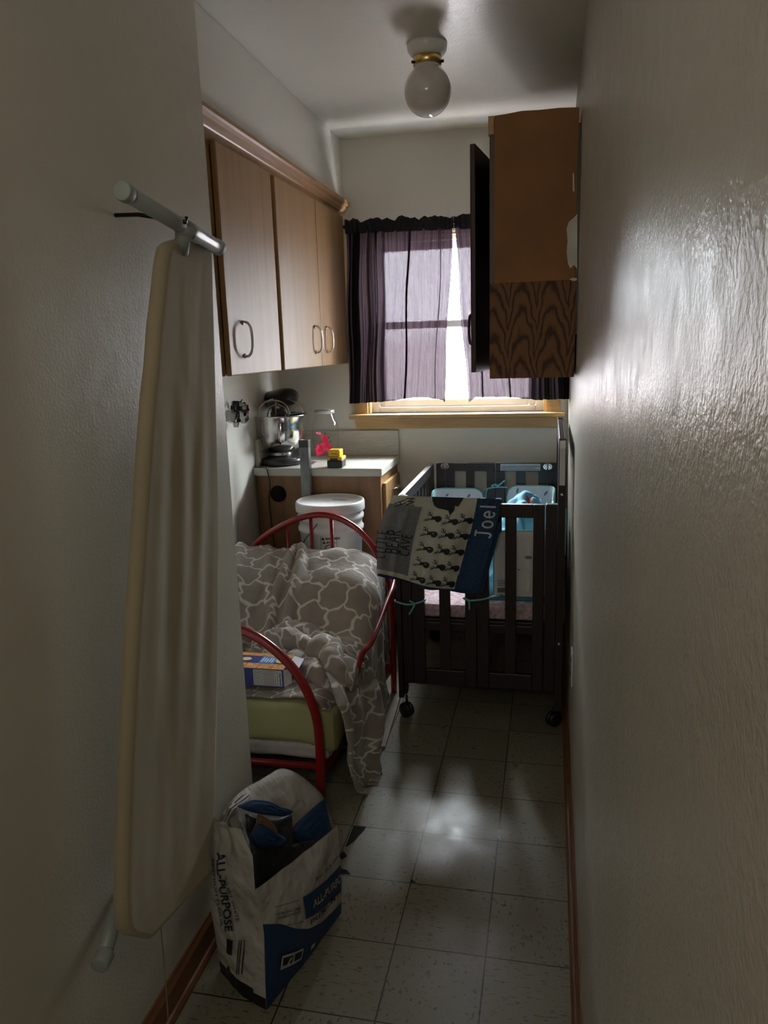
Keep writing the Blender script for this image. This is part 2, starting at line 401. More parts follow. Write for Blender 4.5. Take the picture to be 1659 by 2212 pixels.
# window opening
WX0, WX1, WZ0, WZ1 = -.90, -.015, 1.145, 2.00
mb = MB(); y0, y1 = YB, YB+.15
mb.box(XL-.1, WX0, y0, y1, -.02, ZC+.02); mb.box(WX1, XR+.1, y0, y1, -.02, ZC+.02)
mb.box(WX0, WX1, y0, y1, -.02, WZ0); mb.box(WX0, WX1, y0, y1, WZ1, ZC+.02)
struct(mb.build('wall_back', M['wall']), 'off-white wall with the window')
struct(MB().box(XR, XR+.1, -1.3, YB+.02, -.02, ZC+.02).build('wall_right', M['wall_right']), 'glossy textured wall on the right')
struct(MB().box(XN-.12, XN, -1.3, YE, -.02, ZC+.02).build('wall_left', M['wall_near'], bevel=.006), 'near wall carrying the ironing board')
struct(MB().box(XL-.1, XL, YE-.1, YB+.02, -.02, ZC+.02).build('wall_recess', M['wall']), 'wall of the recess behind bed and mixer')
struct(MB().box(XL, XN-.12, YE-.1, YE, -.02, ZC+.02).build('wall_return', M['wall']))
struct(MB().box(XL-.1, XR+.1, -1.4, -1.3, -.02, ZC+.02).build('wall_front', M['wall']))
struct(MB().box(XL+.001, XS, YE, YB, ZS, ZC).build('wall_soffit', M['wall'], bevel=.003), 'boxed soffit above the wooden cabinets')
def baseboard(name, p0, p1, nrm, h=.085, t=.014, m='bb'):
    p0, p1, nrm = Vector(p0), Vector(p1), Vector(nrm); mb = MB()
    prof = [(0, 0), (t, 0), (t, h*.82), (t*.55, h*.93), (t*.4, h), (0, h)]
    mb.prism([p0+nrm*a+Vector((0,0,b)) for a, b in prof], (0,0,0), p1-p0)
    q = [(t, 0), (t+.011, 0), (t+.010, .008), (t+.005, .015), (t, .017)]
    mb.prism([p0+nrm*a+Vector((0,0,b)) for a, b in q], (0,0,0), p1-p0)
    return struct(mb.build(name, M[m]))
baseboard('baseboard_right', (XR,-1.2,0), (XR,YB,0), (-1,0,0), .07, .010)
baseboard('baseboard_left', (XN,-1.2,0), (XN,YE,0), (1,0,0))
baseboard('baseboard_back', (-.74,YB,0), (XR-.02,YB,0), (0,-1,0), m='bb_x')
# window: vinyl frame with two sashes, wooden casing, stool and apron
win = bpy.data.objects.new('window_1', None); C.objects.link(win); win.location = ((WX0+WX1)/2, YB+.06, WZ0); WO['window_1'] = Vector(win.location); struct(win, 'white vinyl double-hung window')
mb = MB()
for a in ((WX0,WX0+.05,WZ0,WZ1),(WX1-.05,WX1,WZ0,WZ1),(WX0+.05,WX1-.05,WZ0,WZ0+.03),(WX0+.05,WX1-.05,WZ1-.03,WZ1)): mb.box(a[0],a[1],YB+.04,YB+.12,a[2],a[3])
mb.build('window_frame', M['vinyl'], win, bevel=.004)
def sash(z0, z1, y):
    mb = MB(); x0, x1 = WX0+.05, WX1-.05; t = .035
    for a in ((x0,x0+t,z0,z1),(x1-t,x1,z0,z1),(x0+t,x1-t,z0,z0+t),(x0+t,x1-t,z1-t,z1)): mb.box(a[0],a[1],y,y+.03,a[2],a[3])
    s_ = mb.build('window_sash', M['vinyl'], win, bevel=.004)
    MB().box(x0+t, x1-t, y+.012, y+.016, z0+t, z1-t).build('window_pane', M['pane'], s_)
sash(WZ0+.03, 1.595, YB+.05); sash(1.56, WZ1-.03, YB+.085)
mb = MB()
mb.box(WX0, WX0+.012, YB-.002, YB+.04, WZ0, WZ1); mb.box(WX1-.012, WX1, YB-.002, YB+.04, WZ0, WZ1); mb.box(WX0, WX1, YB-.002, YB+.04, WZ1-.012, WZ1)
mb.box(WX0-.068, WX0, YB-.016, YB, WZ0-.002, WZ1+.06); mb.box(WX1, WX1+.068, YB-.016, YB, WZ0-.002, WZ1+.06); mb.box(WX0, WX1, YB-.016, YB, WZ1, WZ1+.06)
struct(mb.build('trim_1', M['oak'], bevel=.002), 'pine casing around the window')
mb = MB(); mb.box(WX0-.092, WX1+.088, YB-.055, YB+.04, WZ0-.022, WZ0)
struct(mb.build('trim_2', M['oak'], bevel=.006, seg=3), 'pine window stool')
mb = MB(); mb.prism([(WX0-.07,YB-.018,WZ0-.022),(WX1+.072,YB-.018,WZ0-.022),(WX1+.066,YB-.018,WZ0-.075),(WX0-.062,YB-.018,WZ0-.075)], (0,0,0), (0,.018,0))
struct(mb.build('trim_3', M['oak'], bevel=.004), 'pine apron under the window stool')
#SECTION cabinets
# ================================================================ left upper cabinet
uc = thing('wall_cabinet', ((XL+XS)/2, 2.87, 1.40), 'long birch wall cabinet with three slab doors under the white soffit', 'cabinet')
ZB = 1.402; YC0 = 1.90
mb = MB(); mb.box(XL+.002, XS-.02, YC0, YB-.075, ZB+.004, ZS-.001)
mb.build('body', M['cab'], uc)
mb = MB()   # face frame
mb.box(XS-.02, XS, YC0, YB-.075, 2.075, 2.125); mb.box(XS-.02, XS, YC0, 2.262, ZB, 2.075)
mb.build('face_frame', M['cab'], uc)
mb = MB(); mb.box(XS-.012, XS-.004, 2.73, 2.77, ZB+.002, 2.076)
mb.build('stile', M['bb'], uc)
prof = [(0,0),(.010,0),(.013,.004),(.022,.010),(.026,.020),(.036,.027),(.040,.034),(.040,.045),(0,.045)]
mb = MB(); mb.prism([(XS+a, YC0, 2.112+b) for a, b in prof], (0,0,0), (0, YB-.075+.03-YC0, 0)); mb.build('crown_molding', M['cab_trim'], uc)
def door_l(y0, y1, yh, z0=ZB, z1=2.088):
    d = MB().box(XS, XS+.018, y0, y1, z0, z1).build('door', M['cab'], uc, bevel=.004)
    return d
def pull(parent, y, z, x, h=.11, wide=.0, out=.028):
    mb = MB(); k = h/2
    pts = [(x, y-wide*0, z+k), (x+out*.55, y, z+k), (x+out, y, z+k*.55), (x+out, y, z-k*.55), (x+out*.55, y, z-k), (x, y, z-k)]
    mb.tube(bez(pts, 5), .0042, 8)
    for s_ in (1, -1): mb.lathe([(.008, 0), (.008, .003), (.005, .005)], (x, y, z+s_*k), 12, 0, Matrix.Rotation(PI/2, 3, 'Y'))
    return mb.build('handle', M['chrome'], parent)
for y0, y1, yh in ((2.265, 2.732, 2.385), (2.768, 3.262, 3.175), (3.266, 3.715, 3.345)):
    d = door_l(y0, y1, yh); pull(d, yh, 1.515, XS+.018, .105)
for z_ in (1.47, 1.99): MB().box(XS-.002, XS+.008, 2.742, 2.760, z_-.03, z_+.03).build('hinge', M['chrome'], uc)
# ================================================================ right wall cabinet
rc = thing('wall_cabinet', (-.06, 3.15, 1.355), 'dark oak wall cabinet hanging by the window, bare brown panel above its grained end', 'cabinet')
cx0, cx1, cy0, cy1, cz0, cz1 = -.205, .080, 2.80, 3.50, 1.356, 2.222
MB().box(cx0+.012, cx1, cy0+.004, cy1, cz0, cz1-.004).build('body', M['crib'], rc)
mb = MB(); mb.box(cx0-.006, cx0+.012, cy0+.002, cy1, cz0+.004, cz1-.01); mb.build('face_frame', simple('dark_walnut_stain', (.075,.034,.020), .45, 0, .2, stretch=(8,8,1)), rc)
MB().box(cx0-.006, cx1+.004, cy0, cy0+.004, cz0-.003, 1.682).build('end_panel', M['grain'], rc, bevel=.001)
mb = MB()
top = [(cx0+.010, 2.222), (cx0+.05, 2.224), (cx0+.10, 2.229), (cx0+.16, 2.227), (cx0+.22, 2.228), (cx1+.002, 2.224)]
ol = [(cx0+.010, 1.682), (cx1-.002, 1.682)] + [(a, b) for a, b in reversed(top)]
mb.prism([(a, cy0-.001, b) for a, b in ol], (0,0,0), (0,.004,0)); mb.build('bare_panel', M['hardboard'], rc)
MB().box(cx0-.010, cx0+.008, cy0-.002, cy0+.03, 2.165, 2.222).build('splintered_strip', M['oak'], rc)
mb = MB(); P = [(1247,462),(1240,470),(1228,480),(1224,495),(1226,520),(1224,545),(1227,570),(1232,580),(1240,572),(1247,582)]
mb.add([at(u, v, y=cy0-.0025) for u, v in P], [tuple(range(len(P)))]); 
P = [(1230,603),(1238,600),(1246,601),(1246,606),(1236,607)]; mb.add([at(u, v, y=cy0-.0025) for u, v in P], [tuple(range(len(P)))])
P = [(1237,375),(1240,374),(1241,415),(1237,412)]; mb.add([at(u, v, y=cy0-.0025) for u, v in P], [tuple(range(len(P)))])
mb.build('paint_smear', M['paper_scrap'], rc, solid=.001)
# door standing slightly open, hinged at its far edge
a0 = at(1021, 320, y=2.93); hx = -.215
dd = Vector((hx-(-.272), 3.38-2.93, 0)).normalized(); nn = Vector((-dd.y, dd.x, 0))
mb = MB(); p0 = Vector((-.272, 2.93, 0)); p1 = p0+dd*.45
prof = [(0,0),(.016,0),(.020,.004),(.020,.446),(.016,.45),(0,.45)]
mb.prism([p0+nn*a+dd*b+Vector((0,0,1.372)) for a, b in prof], (0,0,0), (0,0,.80))
dr = mb.build('door', simple('dark_oak_door', (.040,.020,.016), .4, 0, .2, stretch=(8,8,1)), rc, bevel=.006, seg=3)
mb = MB(); q = p0+nn*.020+dd*.03
mb.tube(bez([q+Vector((0,0,1.475)), q+nn*.010+Vector((0,0,1.485)), q+nn*.013+Vector((0,0,1.53)), q+nn*.010+Vector((0,0,1.575)), q+Vector((0,0,1.585))], 5), .0055, 8)
mb.build('handle', M['blackmetal'], dr)
MB().box(cx1, XR-.001, cy0+.01, cy1, 1.50, 2.18).build('back_rail', M['crib'], rc)
# ================================================================ ceiling light
gx, gy = -.411, 2.75
cl = thing('ceiling_light', (gx, gy, ZC-.24), 'unlit opal globe ceiling light with a brass collar', 'ceiling light')
MB().lathe([(.030,-.040),(.052,-.037),(.058,-.030),(.064,-.020),(.066,-.006),(.066,0)], (gx,gy,ZC), 40).build('canopy', M['white'], cl)
MB().lathe([(.044,-.066),(.047,-.064),(.047,-.040),(.044,-.036),(.03,-.036)], (gx,gy,ZC), 40).build('collar', M['brass'], cl)
prof = [(.001,-.222)]+[(.078*math.sin(a), -.142-.080*math.cos(a)) for a in [PI*i/24 for i in range(1,20)]]+[(.043,-.066),(.043,-.05)]
MB().lathe(prof, (gx,gy,ZC), 48).build('globe', M['opal'], cl)
for a in (-.25, PI*1.21, PI*.6):
    d = Vector((math.cos(a), math.sin(a), 0)); MB().tube([Vector((gx,gy,ZC-.060))+d*.044, Vector((gx,gy,ZC-.060))+d*.058], [.004,.005], 8).build('screw', M['blackmetal'], cl)
# ================================================================ curtains
YR = YB-.075
def curtain(x0, x1, xb0, xb1, zt, zb, seed, label, pleats):
    """x0..x1 at rod, xb0..xb1 at hem; pleats = [(s, width)] where the cloth doubles back"""
    rnd = random.Random(seed); NU, NV = 260, 60
    # cumulative x with doubled-back pleats
    def xs(s):
        v = s
        for c, wd in pleats:
            d = (s-c)/wd
            if abs(d) < 1: v -= .9*wd*math.sin(PI*d)*.6*(1-abs(d))*2
        return v
    def fn(u, v):
        s = xs(u); t = v
        a = .010*math.sin(u*46+seed)+.007*math.sin(u*97+2*seed)+.004*math.sin(u*170)
        a *= (.6+.6*t)
        xx = (x0+(x1-x0)*s)*(1-t)+(xb0+(xb1-xb0)*s)*t + .004*math.sin(t*9+u*12)
        for c, wd in pleats:
            d = (u-c)/wd
            if abs(d) < 1.2: a += .012*math.sin(PI*d)
        z = zt(xx)*(1-t)+(zb(s))*t
        return Vector((xx, YR+a+.008*fbm(u*9, t*3, seed), z))
    mb = MB(); mb.grid(fn, NU, NV, 0, True, lambda u, v: (u*.62, v*.84))
    o = mb.build('curtain', [M['curtain']])
    tag(o, label, 'curtain', 'sheer plum curtains at the window')
    # gathered header over the rod
    def hd(u, v):
        th = v*2*PI; xx = x0+(x1-x0)*u; zc = zt(xx)+.003
        ru = .004*math.sin(u*41+seed+3*math.sin(u*9))+.012*fbm(u*14, 0, seed)
        r1 = .016
        y = YR + math.cos(th)*.014*(1+.25*math.sin(u*120+4*math.sin(u*13))); z = zc+math.sin(th)*(.020 if math.sin(th) > 0 else .036)+(ru+.006 if math.sin(th) > 0 else 0)
        return Vector((xx, y, z))
    mb = MB(); mb.grid(hd, 200, 14)
    mb.build('gathered_header', M['curtain_head'], o)
    return o
zL, zR = at(745, 490, y=YR).z, at(1020, 478, y=YR).z; xa, xb = at(745, 490, y=YR).x, at(1020, 478, y=YR).x
zt = lambda x: zL+(zR-zL)*(x-xa)/(xb-xa)
g = lambda u, v: at(u, v, y=YR)
curtain(g(746,490).x, g(979,485).x, g(752,868).x, g(960,865).x, zt, lambda s: lerp([(0,g(755,872).z),(.35,g(830,868).z),(.75,g(920,858).z),(.93,g(950,862).z),(1,g(960,868).z)], s), 1.3,
        'left sheer plum curtain gathered on the rod, soffit side', [(.30,.02),(.60,.035),(.90,.02),(.12,.03)])
curtain(g(981,484).x, .082, g(1012,868).x, .088, zt, lambda s: lerp([(0,g(1013,869).z),(.08,g(1025,858).z),(.4,g(1100,858).z),(.7,g(1160,864).z),(1,g(1224,862).z)], s), 4.1,
        'right sheer plum curtain, mostly hidden behind the dark oak cabinet', [(.16,.03),(.42,.03),(.75,.03)])
mb = MB(); mb.tube([(xa-.012, YR, zt(xa-.012)), (.085, YR, zt(.085))], .008, 10)
rod = mb.build('rod', M['blackmetal']); rod.name = 'curtain_rod'; WO['curtain_rod'] = WO['rod']
tag(rod, 'black curtain rod running through the plum curtain headers', 'curtain rod')
for x_ in (xa-.012, .08): MB().tube([(x_, YR, zt(x_)), (x_, YB, zt(x_))], .006, 8).build('bracket', M['blackmetal'], rod)
#SECTION counter
# ================================================================ base cabinet, countertop
ZT = .933; cyf = 3.368; cxr = -.745
bc = thing('base_cabinet', (-1.05, 3.58, 0), 'oak veneer base cabinet below the pale countertop, round hole in its end panel', 'cabinet')
hc = at(601, 1067, y=3.378); hr = .041
mb = MB()
def panel_with_hole(mb, x0, x1, z0, z1, yf, yb, c, r, n=32):
    ring = [(c.x+r*math.cos(2*PI*i/n), c.z+r*math.sin(2*PI*i/n)) for i in range(n)]
    sq = []
    for i in range(n):
        a = 2*PI*i/n; dx, dz = math.cos(a), math.sin(a); k = 1e9
        if dx > 1e-6: k = min(k, (x1-c.x)/dx)
        if dx < -1e-6: k = min(k, (x0-c.x)/dx)
        if dz > 1e-6: k = min(k, (z1-c.z)/dz)
        if dz < -1e-6: k = min(k, (z0-c.z)/dz)
        sq.append((c.x+dx*k, c.z+dz*k))
    V = [(x, yf, z) for x, z in ring]+[(x, yf, z) for x, z in sq]+[(x, yb, z) for x, z in ring]
    F = []
    for i in range(n):
        j = (i+1) % n; F += [(i, n+i, n+j, j), (i, j, 2*n+j, 2*n+i)]
    mb.add(V, F)
    for cxx, czz in ((x0,z0),(x1,z0),(x1,z1),(x0,z1)):
        # corner fill between two neighbouring border points
        best = sorted(range(n), key=lambda i: (sq[i][0]-cxx)**2+(sq[i][1]-czz)**2)
        i = best[0]
        cand = [k for k in ((i+1) % n, (i-1) % n)]
        k = [k for k in cand if abs(sq[k][0]-cxx) > 1e-4 and abs(sq[i][1]-czz) > 1e-4 or abs(sq[k][1]-czz) > 1e-4 and abs(sq[i][0]-cxx) > 1e-4]
        if k: mb.add([(sq[i][0],yf,sq[i][1]),(cxx,yf,czz),(sq[k[0]][0],yf,sq[k[0]][1])], [(0,1,2)])
px0, px1 = XL+.012, cxr-.012
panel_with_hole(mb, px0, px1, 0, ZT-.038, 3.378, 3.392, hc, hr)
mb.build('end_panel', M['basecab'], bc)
MB().lathe([(hr*.98,0),(hr*.98,.03),(.001,.03)], (hc.x, 3.379, hc.z), 28, 0, Matrix.Rotation(-PI/2, 3, 'X')).build('hole_shade', M['dark'], bc)  # black cup stands in for the shade inside the hole
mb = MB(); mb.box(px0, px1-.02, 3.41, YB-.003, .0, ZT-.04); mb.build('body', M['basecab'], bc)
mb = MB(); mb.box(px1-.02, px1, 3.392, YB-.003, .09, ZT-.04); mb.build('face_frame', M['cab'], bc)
for z0, z1 in ((.70, .855), (.12, .68)):
    d = MB().box(px1, px1+.018, 3.42, 3.76, z0, z1).build('drawer' if z0 > .5 else 'door', M['cab'], bc, bevel=.005)
    zz = .80 if z0 > .5 else .62
    mb = MB(); x_ = px1+.018
    mb.tube(bez([(x_,3.56,zz),(x_+.02,3.565,zz+.004),(x_+.024,3.60,zz+.004),(x_+.02,3.635,zz+.004),(x_,3.64,zz)], 5), .005, 8); mb.build('handle', M['chrome'], d)
def laminate():
    m, nt, b = newmat('grained_laminate'); v = coords(nt, scale=(3, 3, 60))
    n = noisen(nt, v, 2.2, 3, .5, .7); sn = mth(nt, 'SINE', mth(nt, 'MULTIPLY', n, 26.))
    nt.links.new(ramp(nt, mth(nt, 'ADD', mth(nt, 'MULTIPLY', sn, .5), .5), [(.1, (.43,.42,.35)), (.9, (.52,.51,.44))]), b.inputs['Base Color']); b.inputs['Roughness'].default_value = .35
    return m
M['lam'] = laminate()
M['lam_top'] = simple('pale_laminate', (.55,.55,.49), .3, 0, .04, nscale=6, stretch=(1,6,6))
ct = thing('countertop', (-1.05, 3.58, ZT-.038), 'pale laminate countertop with a low backsplash under the window', 'countertop')
MB().box(XL+.002, cxr, cyf-.004, YB-.002, ZT-.038, ZT).build('slab', M['lam_top'], ct, bevel=.004)
MB().box(XL+.002, cxr+.002, YB-.020, YB-.002, ZT, 1.062).build('backsplash', M['lam'], ct, bevel=.003)
MB().box(XL+.002, XL+.020, 3.40, YB-.022, ZT, 1.062).build('side_splash', M['lam'], ct, bevel=.003)
# ================================================================ stand mixer
mo = at(602, 1000, z=ZT); mo = Vector((at(602, 900, y=3.54).x, 3.54, ZT))
mx = thing('stand_mixer', mo, 'dark grey stand mixer with a stainless steel bowl on the countertop', 'mixer')
M['mixer'] = simple('mixer_charcoal_enamel', (.028,.029,.030), .28, 0, .05)
zb0 = at(602, 978, y=3.57).z; zrim = at(602, 897, y=3.50).z
R0 = .137
bh = zrim-zb0
# base: rounded slab, diagonal
ax = Vector((.75, -.66, 0)).normalized(); ay = Vector((-ax.y, ax.x, 0))
def oval(c, a, b, z0, z1, n=36, inset=.004, p=2.6):
    pts = []
    for i in range(n):
        t = 2*PI*i/n; ct_, st_ = math.cos(t), math.sin(t)
        pts.append(c+ax*(a*math.copysign(abs(ct_)**(2/p), ct_))+ay*(b*math.copysign(abs(st_)**(2/p), st_)))
    mb = MB(); rings = [(z0, 1-inset/b*.6), (z0+inset, 1), (z1-inset*1.5, .985), (z1, .94)]
    vv = [Vector((c.x+(q.x-c.x)*k, c.y+(q.y-c.y)*k, z)) for z, k in rings for q in pts]
    ff = [(r*n+i, r*n+(i+1) % n, (r+1)*n+(i+1) % n, (r+1)*n+i) for r in range(3) for i in range(n)]+[tuple(range(3*n, 4*n)), tuple(range(n))[::-1]]
    return mb.add(vv, ff, 0, True)
bcn = Vector((mo.x-.02, mo.y-.005, 0))
oval(bcn, .155, .105, ZT+.004, ZT+.034).build('base', M['mixer'], mx)
for sx_ in (-1,1):
    for sy_ in (-1,1): MB().lathe([(.012,0),(.012,.006)], bcn+ax*.09*sx_+ay*.06*sy_+Vector((0,0,ZT)), 12).build('foot', M['black'], mx)
bz = ZT+.036
MB().lathe([(.056,0),(.062,.004),(.060,.020),(.050,.026)], (mo.x,mo.y,bz-.002), 36).build('bowl_collar', M['steel'], mx)
zb = bz+.012
hh = zrim-zb
prof = [(.020,.0),(.050,.002),(.075,.012),(.103,.036),(.124,.076),(.133,hh*.72),(R0-.002,hh*.96),(R0+.003,hh),(R0,hh+.002),(R0-.003,hh-.002),(.130,hh*.72),(.121,.078),(.100,.039),(.072,.016),(.001,.006)]
bw = MB().lathe(prof, (mo.x,mo.y,zb), 64).build('bowl', M['steel'], mx)
hd_ = (Vector((0,0,0))-Vector((mo.x,mo.y,0))).normalized()
q = Vector((mo.x,mo.y,0))+hd_*(R0-.006)
MB().tube(bez([q+Vector((0,0,zrim-.028)), q+hd_*.032+Vector((0,0,zrim-.036)), q+hd_*.042+Vector((0,0,zrim-.065)), q+hd_*.030+Vector((0,0,zrim-.105)), q-hd_*.010+Vector((0,0,zrim-.122))], 6), .0075, 10, flat=1.5).build('bowl_handle', M['steel'], bw)
# column and head behind the bowl
colc = Vector((mo.x-.050, mo.y+.160, 0))
mb = MB()
def colf(u, v):
    t = 2*PI*u; z = ZT+.02+v*.30; r = .060-.012*math.sin(v*PI)
    return colc+Vector((r*1.1*math.cos(t)*(.9+.1*v), r*.75*math.sin(t), z))
mb.grid(colf, 24, 12); mb.build('column', M['mixer'], mx)
h0, h1 = at(566, 866, y=mo.y+.12), at(630, 858, y=mo.y+.06)
hz = h1-h0; L_ = hz.length; hzn = hz.normalized(); up = Vector((0,0,1)); side = hzn.cross(up).normalized()
mb = MB()
def headf(u, v):
    t = 2*PI*u; s = v; k = (1-abs(2*s-1)**3.2)**.42 if 0 < s < 1 else 0
    c = h0-hzn*.03+hz*s+hzn*(.055*s)+Vector((0,0,.002))
    return c+side*math.cos(t)*.070*k+up*math.sin(t)*(.036+.016*s)*k
mb.grid(headf, 30, 24); hdo = mb.build('head', M['mixer'], mx)
# clear pouring shield and its rim, flat beater
zr = zrim+.004
mb = MB(); mb.lathe([(R0-.002,0),(R0-.004,.018),(.122,.042),(.095,.060),(.055,.068)], (mo.x,mo.y,zr), 48); mb.build('pouring_shield', M['glass'], mx)
for rr, yy, zz in ((.082, -.07, .070), (.118, .02, .072)): MB().tube([(mo.x+rr*math.cos(a), mo.y+yy*(1-.2*math.sin(a)), zr+zz*math.sin(a)) for a in [PI*i/30 for i in range(31)]], .0032, 8).build('shield_rim', M['chrome'], mx)
mb = MB(); cc = Vector((mo.x, mo.y-.01, zr))
for a in (0, 1.05, 2.1, 3.14):
    d = Vector((math.cos(a), math.sin(a), 0))
    mb.tube(bez([cc+Vector((0,0,.05)), cc+d*.045+Vector((0,0,.020)), cc+d*.055+Vector((0,0,-.05)), cc+d*.02+Vector((0,0,-.12))], 6), .004, 7)
mb.tube([cc+Vector((0,0,.06)), cc+Vector((0,0,0))], .011, 10)
mb.build('whisk', M['steel'], mx)
P = [(573,1008,3.352),(578,1018,3.350),(583,1050,3.352),(581,1075,3.352),(584,1110,3.350),(590,1160,3.345),(596,1210,3.34)]
pts = [Vector((mo.x-.06, 3.47, ZT+.012)), Vector((at(568,1008,y=3.40).x, 3.39, ZT+.006))]+[at(u,v,y=y_) for u,v,y_ in P]
MB().tube(bez(pts, 6), .0032, 8).build('power_cord', M['black'], mx)
# ================================================================ glass jar
jc = Vector((at(705, 985, y=3.66).x, 3.66, ZT)); jr = .0665
jz = at(705, 888, y=3.66).z
jr_h = jz-ZT
jar = thing('glass_jar', jc, 'clear glass jar painted with pink roses on the countertop', 'jar')
prof = [(.001,.002),(.055,.002),(jr,.012),(jr,.17),(jr-.004,.185),(.050,.205),(.045,jr_h-.014),(.045,jr_h-.004)]
MB().lathe(prof, jc, 48).build('body', M['glass'], jar)
mb = MB().lathe([(.001,.002),(.049,.002),(.050,0),(.050,-.014),(.047,-.015),(.001,-.012)][::-1], jc+Vector((0,0,jr_h+.004)), 40)
mb.build('lid', simple('pale_tin_lid', (.60,.62,.60), .35, .3), jar)
def onjar(cx, cz):
    a0 = math.atan2(-jc.y, -jc.x)
    def f(x, y): a = a0+(x+cx)/jr; return jc+Vector((math.cos(a)*(jr+.0012), math.sin(a)*(jr+.0012), cz+y))
    return f
def lucent(name, col):
    m = simple(name, col, .5, 0, .15, nscale=70); nt = m.node_tree; b = nt.nodes['Principled BSDF']
    tr = nd(nt, 'ShaderNodeBsdfTranslucent'); tr.inputs[0].default_value = (*col, 1); mx_ = nd(nt, 'ShaderNodeMixShader'); mx_.inputs[0].default_value = .5
    put(nt, mx_.inputs[1], b.outputs[0]); put(nt, mx_.inputs[2], tr.outputs[0]); nt.links.new(mx_.outputs[0], nt.nodes['Material Output'].inputs[0]); return m
M['rose'] = lucent('rose_paint', (.85,.03,.11)); M['rose2'] = lucent('rose_light', (.9,.18,.26)); M['leafp'] = lucent('leaf_paint', (.03,.13,.04))
mb = MB()
def blob(f, cx, cy, r, mi, lob=7, am=.12, n=28, sq=1.):
    pts = [(cx+r*(1+am*math.sin(lob*t+cx*90))*math.cos(t), cy+r*sq*(1+am*math.sin(lob*t+cx*90))*math.sin(t)) for t in [2*PI*i/n for i in range(n)]]
    c = f(cx, cy); V = [c]+[f(*p) for p in pts]; mb.add(V, [(0, 1+i, 1+(i+1) % n) for i in range(n)], mi)
f = onjar(0, 0); f2 = lambda x, y: f(x, y)+(f(x,y)-jc-Vector((0,0,y))).normalized()*.0006
blob(f, -.036, .052, .021, 0, 6, .12, sq=1.4); blob(f, -.001, .070, .029, 0, 8); blob(f, -.004, .112, .017, 0, 5, .15)
for a in range(3): blob(f2, -.003+.004*a, .070+.004*math.sin(a*2), .016-.005*a, (1,0,1)[a], 5, .15)
for a in range(2): blob(f2, -.004, .113, .010-.004*a, (1,0)[a], 5, .15)
for a in range(2): blob(f2, -.033, .053, .011-.004*a, (1,0)[a], 5, .15)
for (lx, ly, an) in ((-.040,.028,0),(-.025,.024,2.6),(.022,.055,.5),(.020,.088,1.2),(-.022,.090,2.2),(-.003,.128,1.5),(.008,.112,.3),(.018,.040,-.5)):
    d = (math.cos(an), math.sin(an)); mb.add([f(lx,ly), f(lx+d[0]*.007-d[1]*.0035, ly+d[1]*.007+d[0]*.0035), f(lx+d[0]*.015, ly+d[1]*.015), f(lx+d[0]*.007+d[1]*.0035, ly+d[1]*.007-d[0]*.0035)], [(0,1,2,3)], 2)
for sgn in (-1,1): blob(f, -.034+.007*sgn, .138, .0065, 1, 2, .3)
blob(f, -.034, .137, .003, 0)
mb.add([f(-.033,.135), f(-.036,.118), f(-.034,.118), f(-.031,.135)], [(0,1,2,3)], 0)
mb.add([f(-.030,.139), f(-.005,.128), f(-.005,.130), f(-.030,.1405)], [(0,1,2,3)], 0)
mb.build('painted_roses', [M['rose'], M['rose2'], M['leafp']], jar)
# ================================================================ tool battery with adapter
tc = Vector((at(726, 1008, y=3.40).x, 3.405, ZT))
tb = thing('tool_battery', tc, 'yellow and black power tool battery standing near the counter edge', 'battery')
M['yel'] = simple('yellow_plastic', (.80,.46,.02), .4)
Y = lambda x0,x1,y0,y1,z0,z1: (tc.x+x0,tc.x+x1,tc.y+y0,tc.y+y1,ZT+z0,ZT+z1)
MB().box(*Y(-.037,.037,-.03,.04,0,.036)).build('battery_pack', M['black'], tb, bevel=.006, seg=3)
mb = MB(); mb.box(*Y(-.038,.038,-.033,.042,.036,.052)); mb.box(*Y(-.030,.026,-.026,.036,.052,.084)); mb.build('usb_adapter', M['yel'], tb, bevel=.005, seg=3)
for q_ in ((-.020,.016,-.0345,-.031,.036,.046),(-.014,-.004,-.0275,-.024,.066,.069),(0,.012,-.0275,-.024,.066,.069)): MB().box(*Y(*q_)).build('port', M['black'], tb)
# plastic film beside the mixer
mb = MB(); fa, fb = at(664, 1005, z=ZT), at(704, 985, z=ZT)
def film(u, v): return Vector((fa.x+.005+(fb.x-fa.x+.02)*u, 3.385+.15*v, ZT+.003+.018*abs(fbm(u*5, v*5, 3))))
mb.grid(film, 22, 22); 
tag(mb.build('plastic_wrap', glass_mat('plastic_film', (.9,.88,.86), .9)), 'crumpled clear plastic wrap between mixer and battery', 'plastic wrap')
# ================================================================ grey post behind bucket
pa, pb = at(657, 950, y=3.33), at(658, 1075, y=3.33)
pw = .5*abs(at(667,1000,y=3.33).x-at(647,1000,y=3.33).x)
po = thing('metal_post', (pa.x, 3.34, 0), 'grey galvanised square post standing between mixer and white bucket', 'post')
M['galv'] = simple('galvanised_metal', (.20,.21,.21), .45, .6, .25, nscale=25, stretch=(1,1,.3))
mb = MB(); x_ = pa.x
mb.box(x_-pw, x_+pw, 3.316, 3.350, 0, pa.z-.03); mb.build('tube', M['galv'], po, bevel=.003)
MB().box(x_-pw-.001, x_+pw+.001, 3.315, 3.351, pa.z-.035, pa.z).build('dark_cap', simple('dark_grey_tape', (.05,.05,.05), .5), po, bevel=.003)
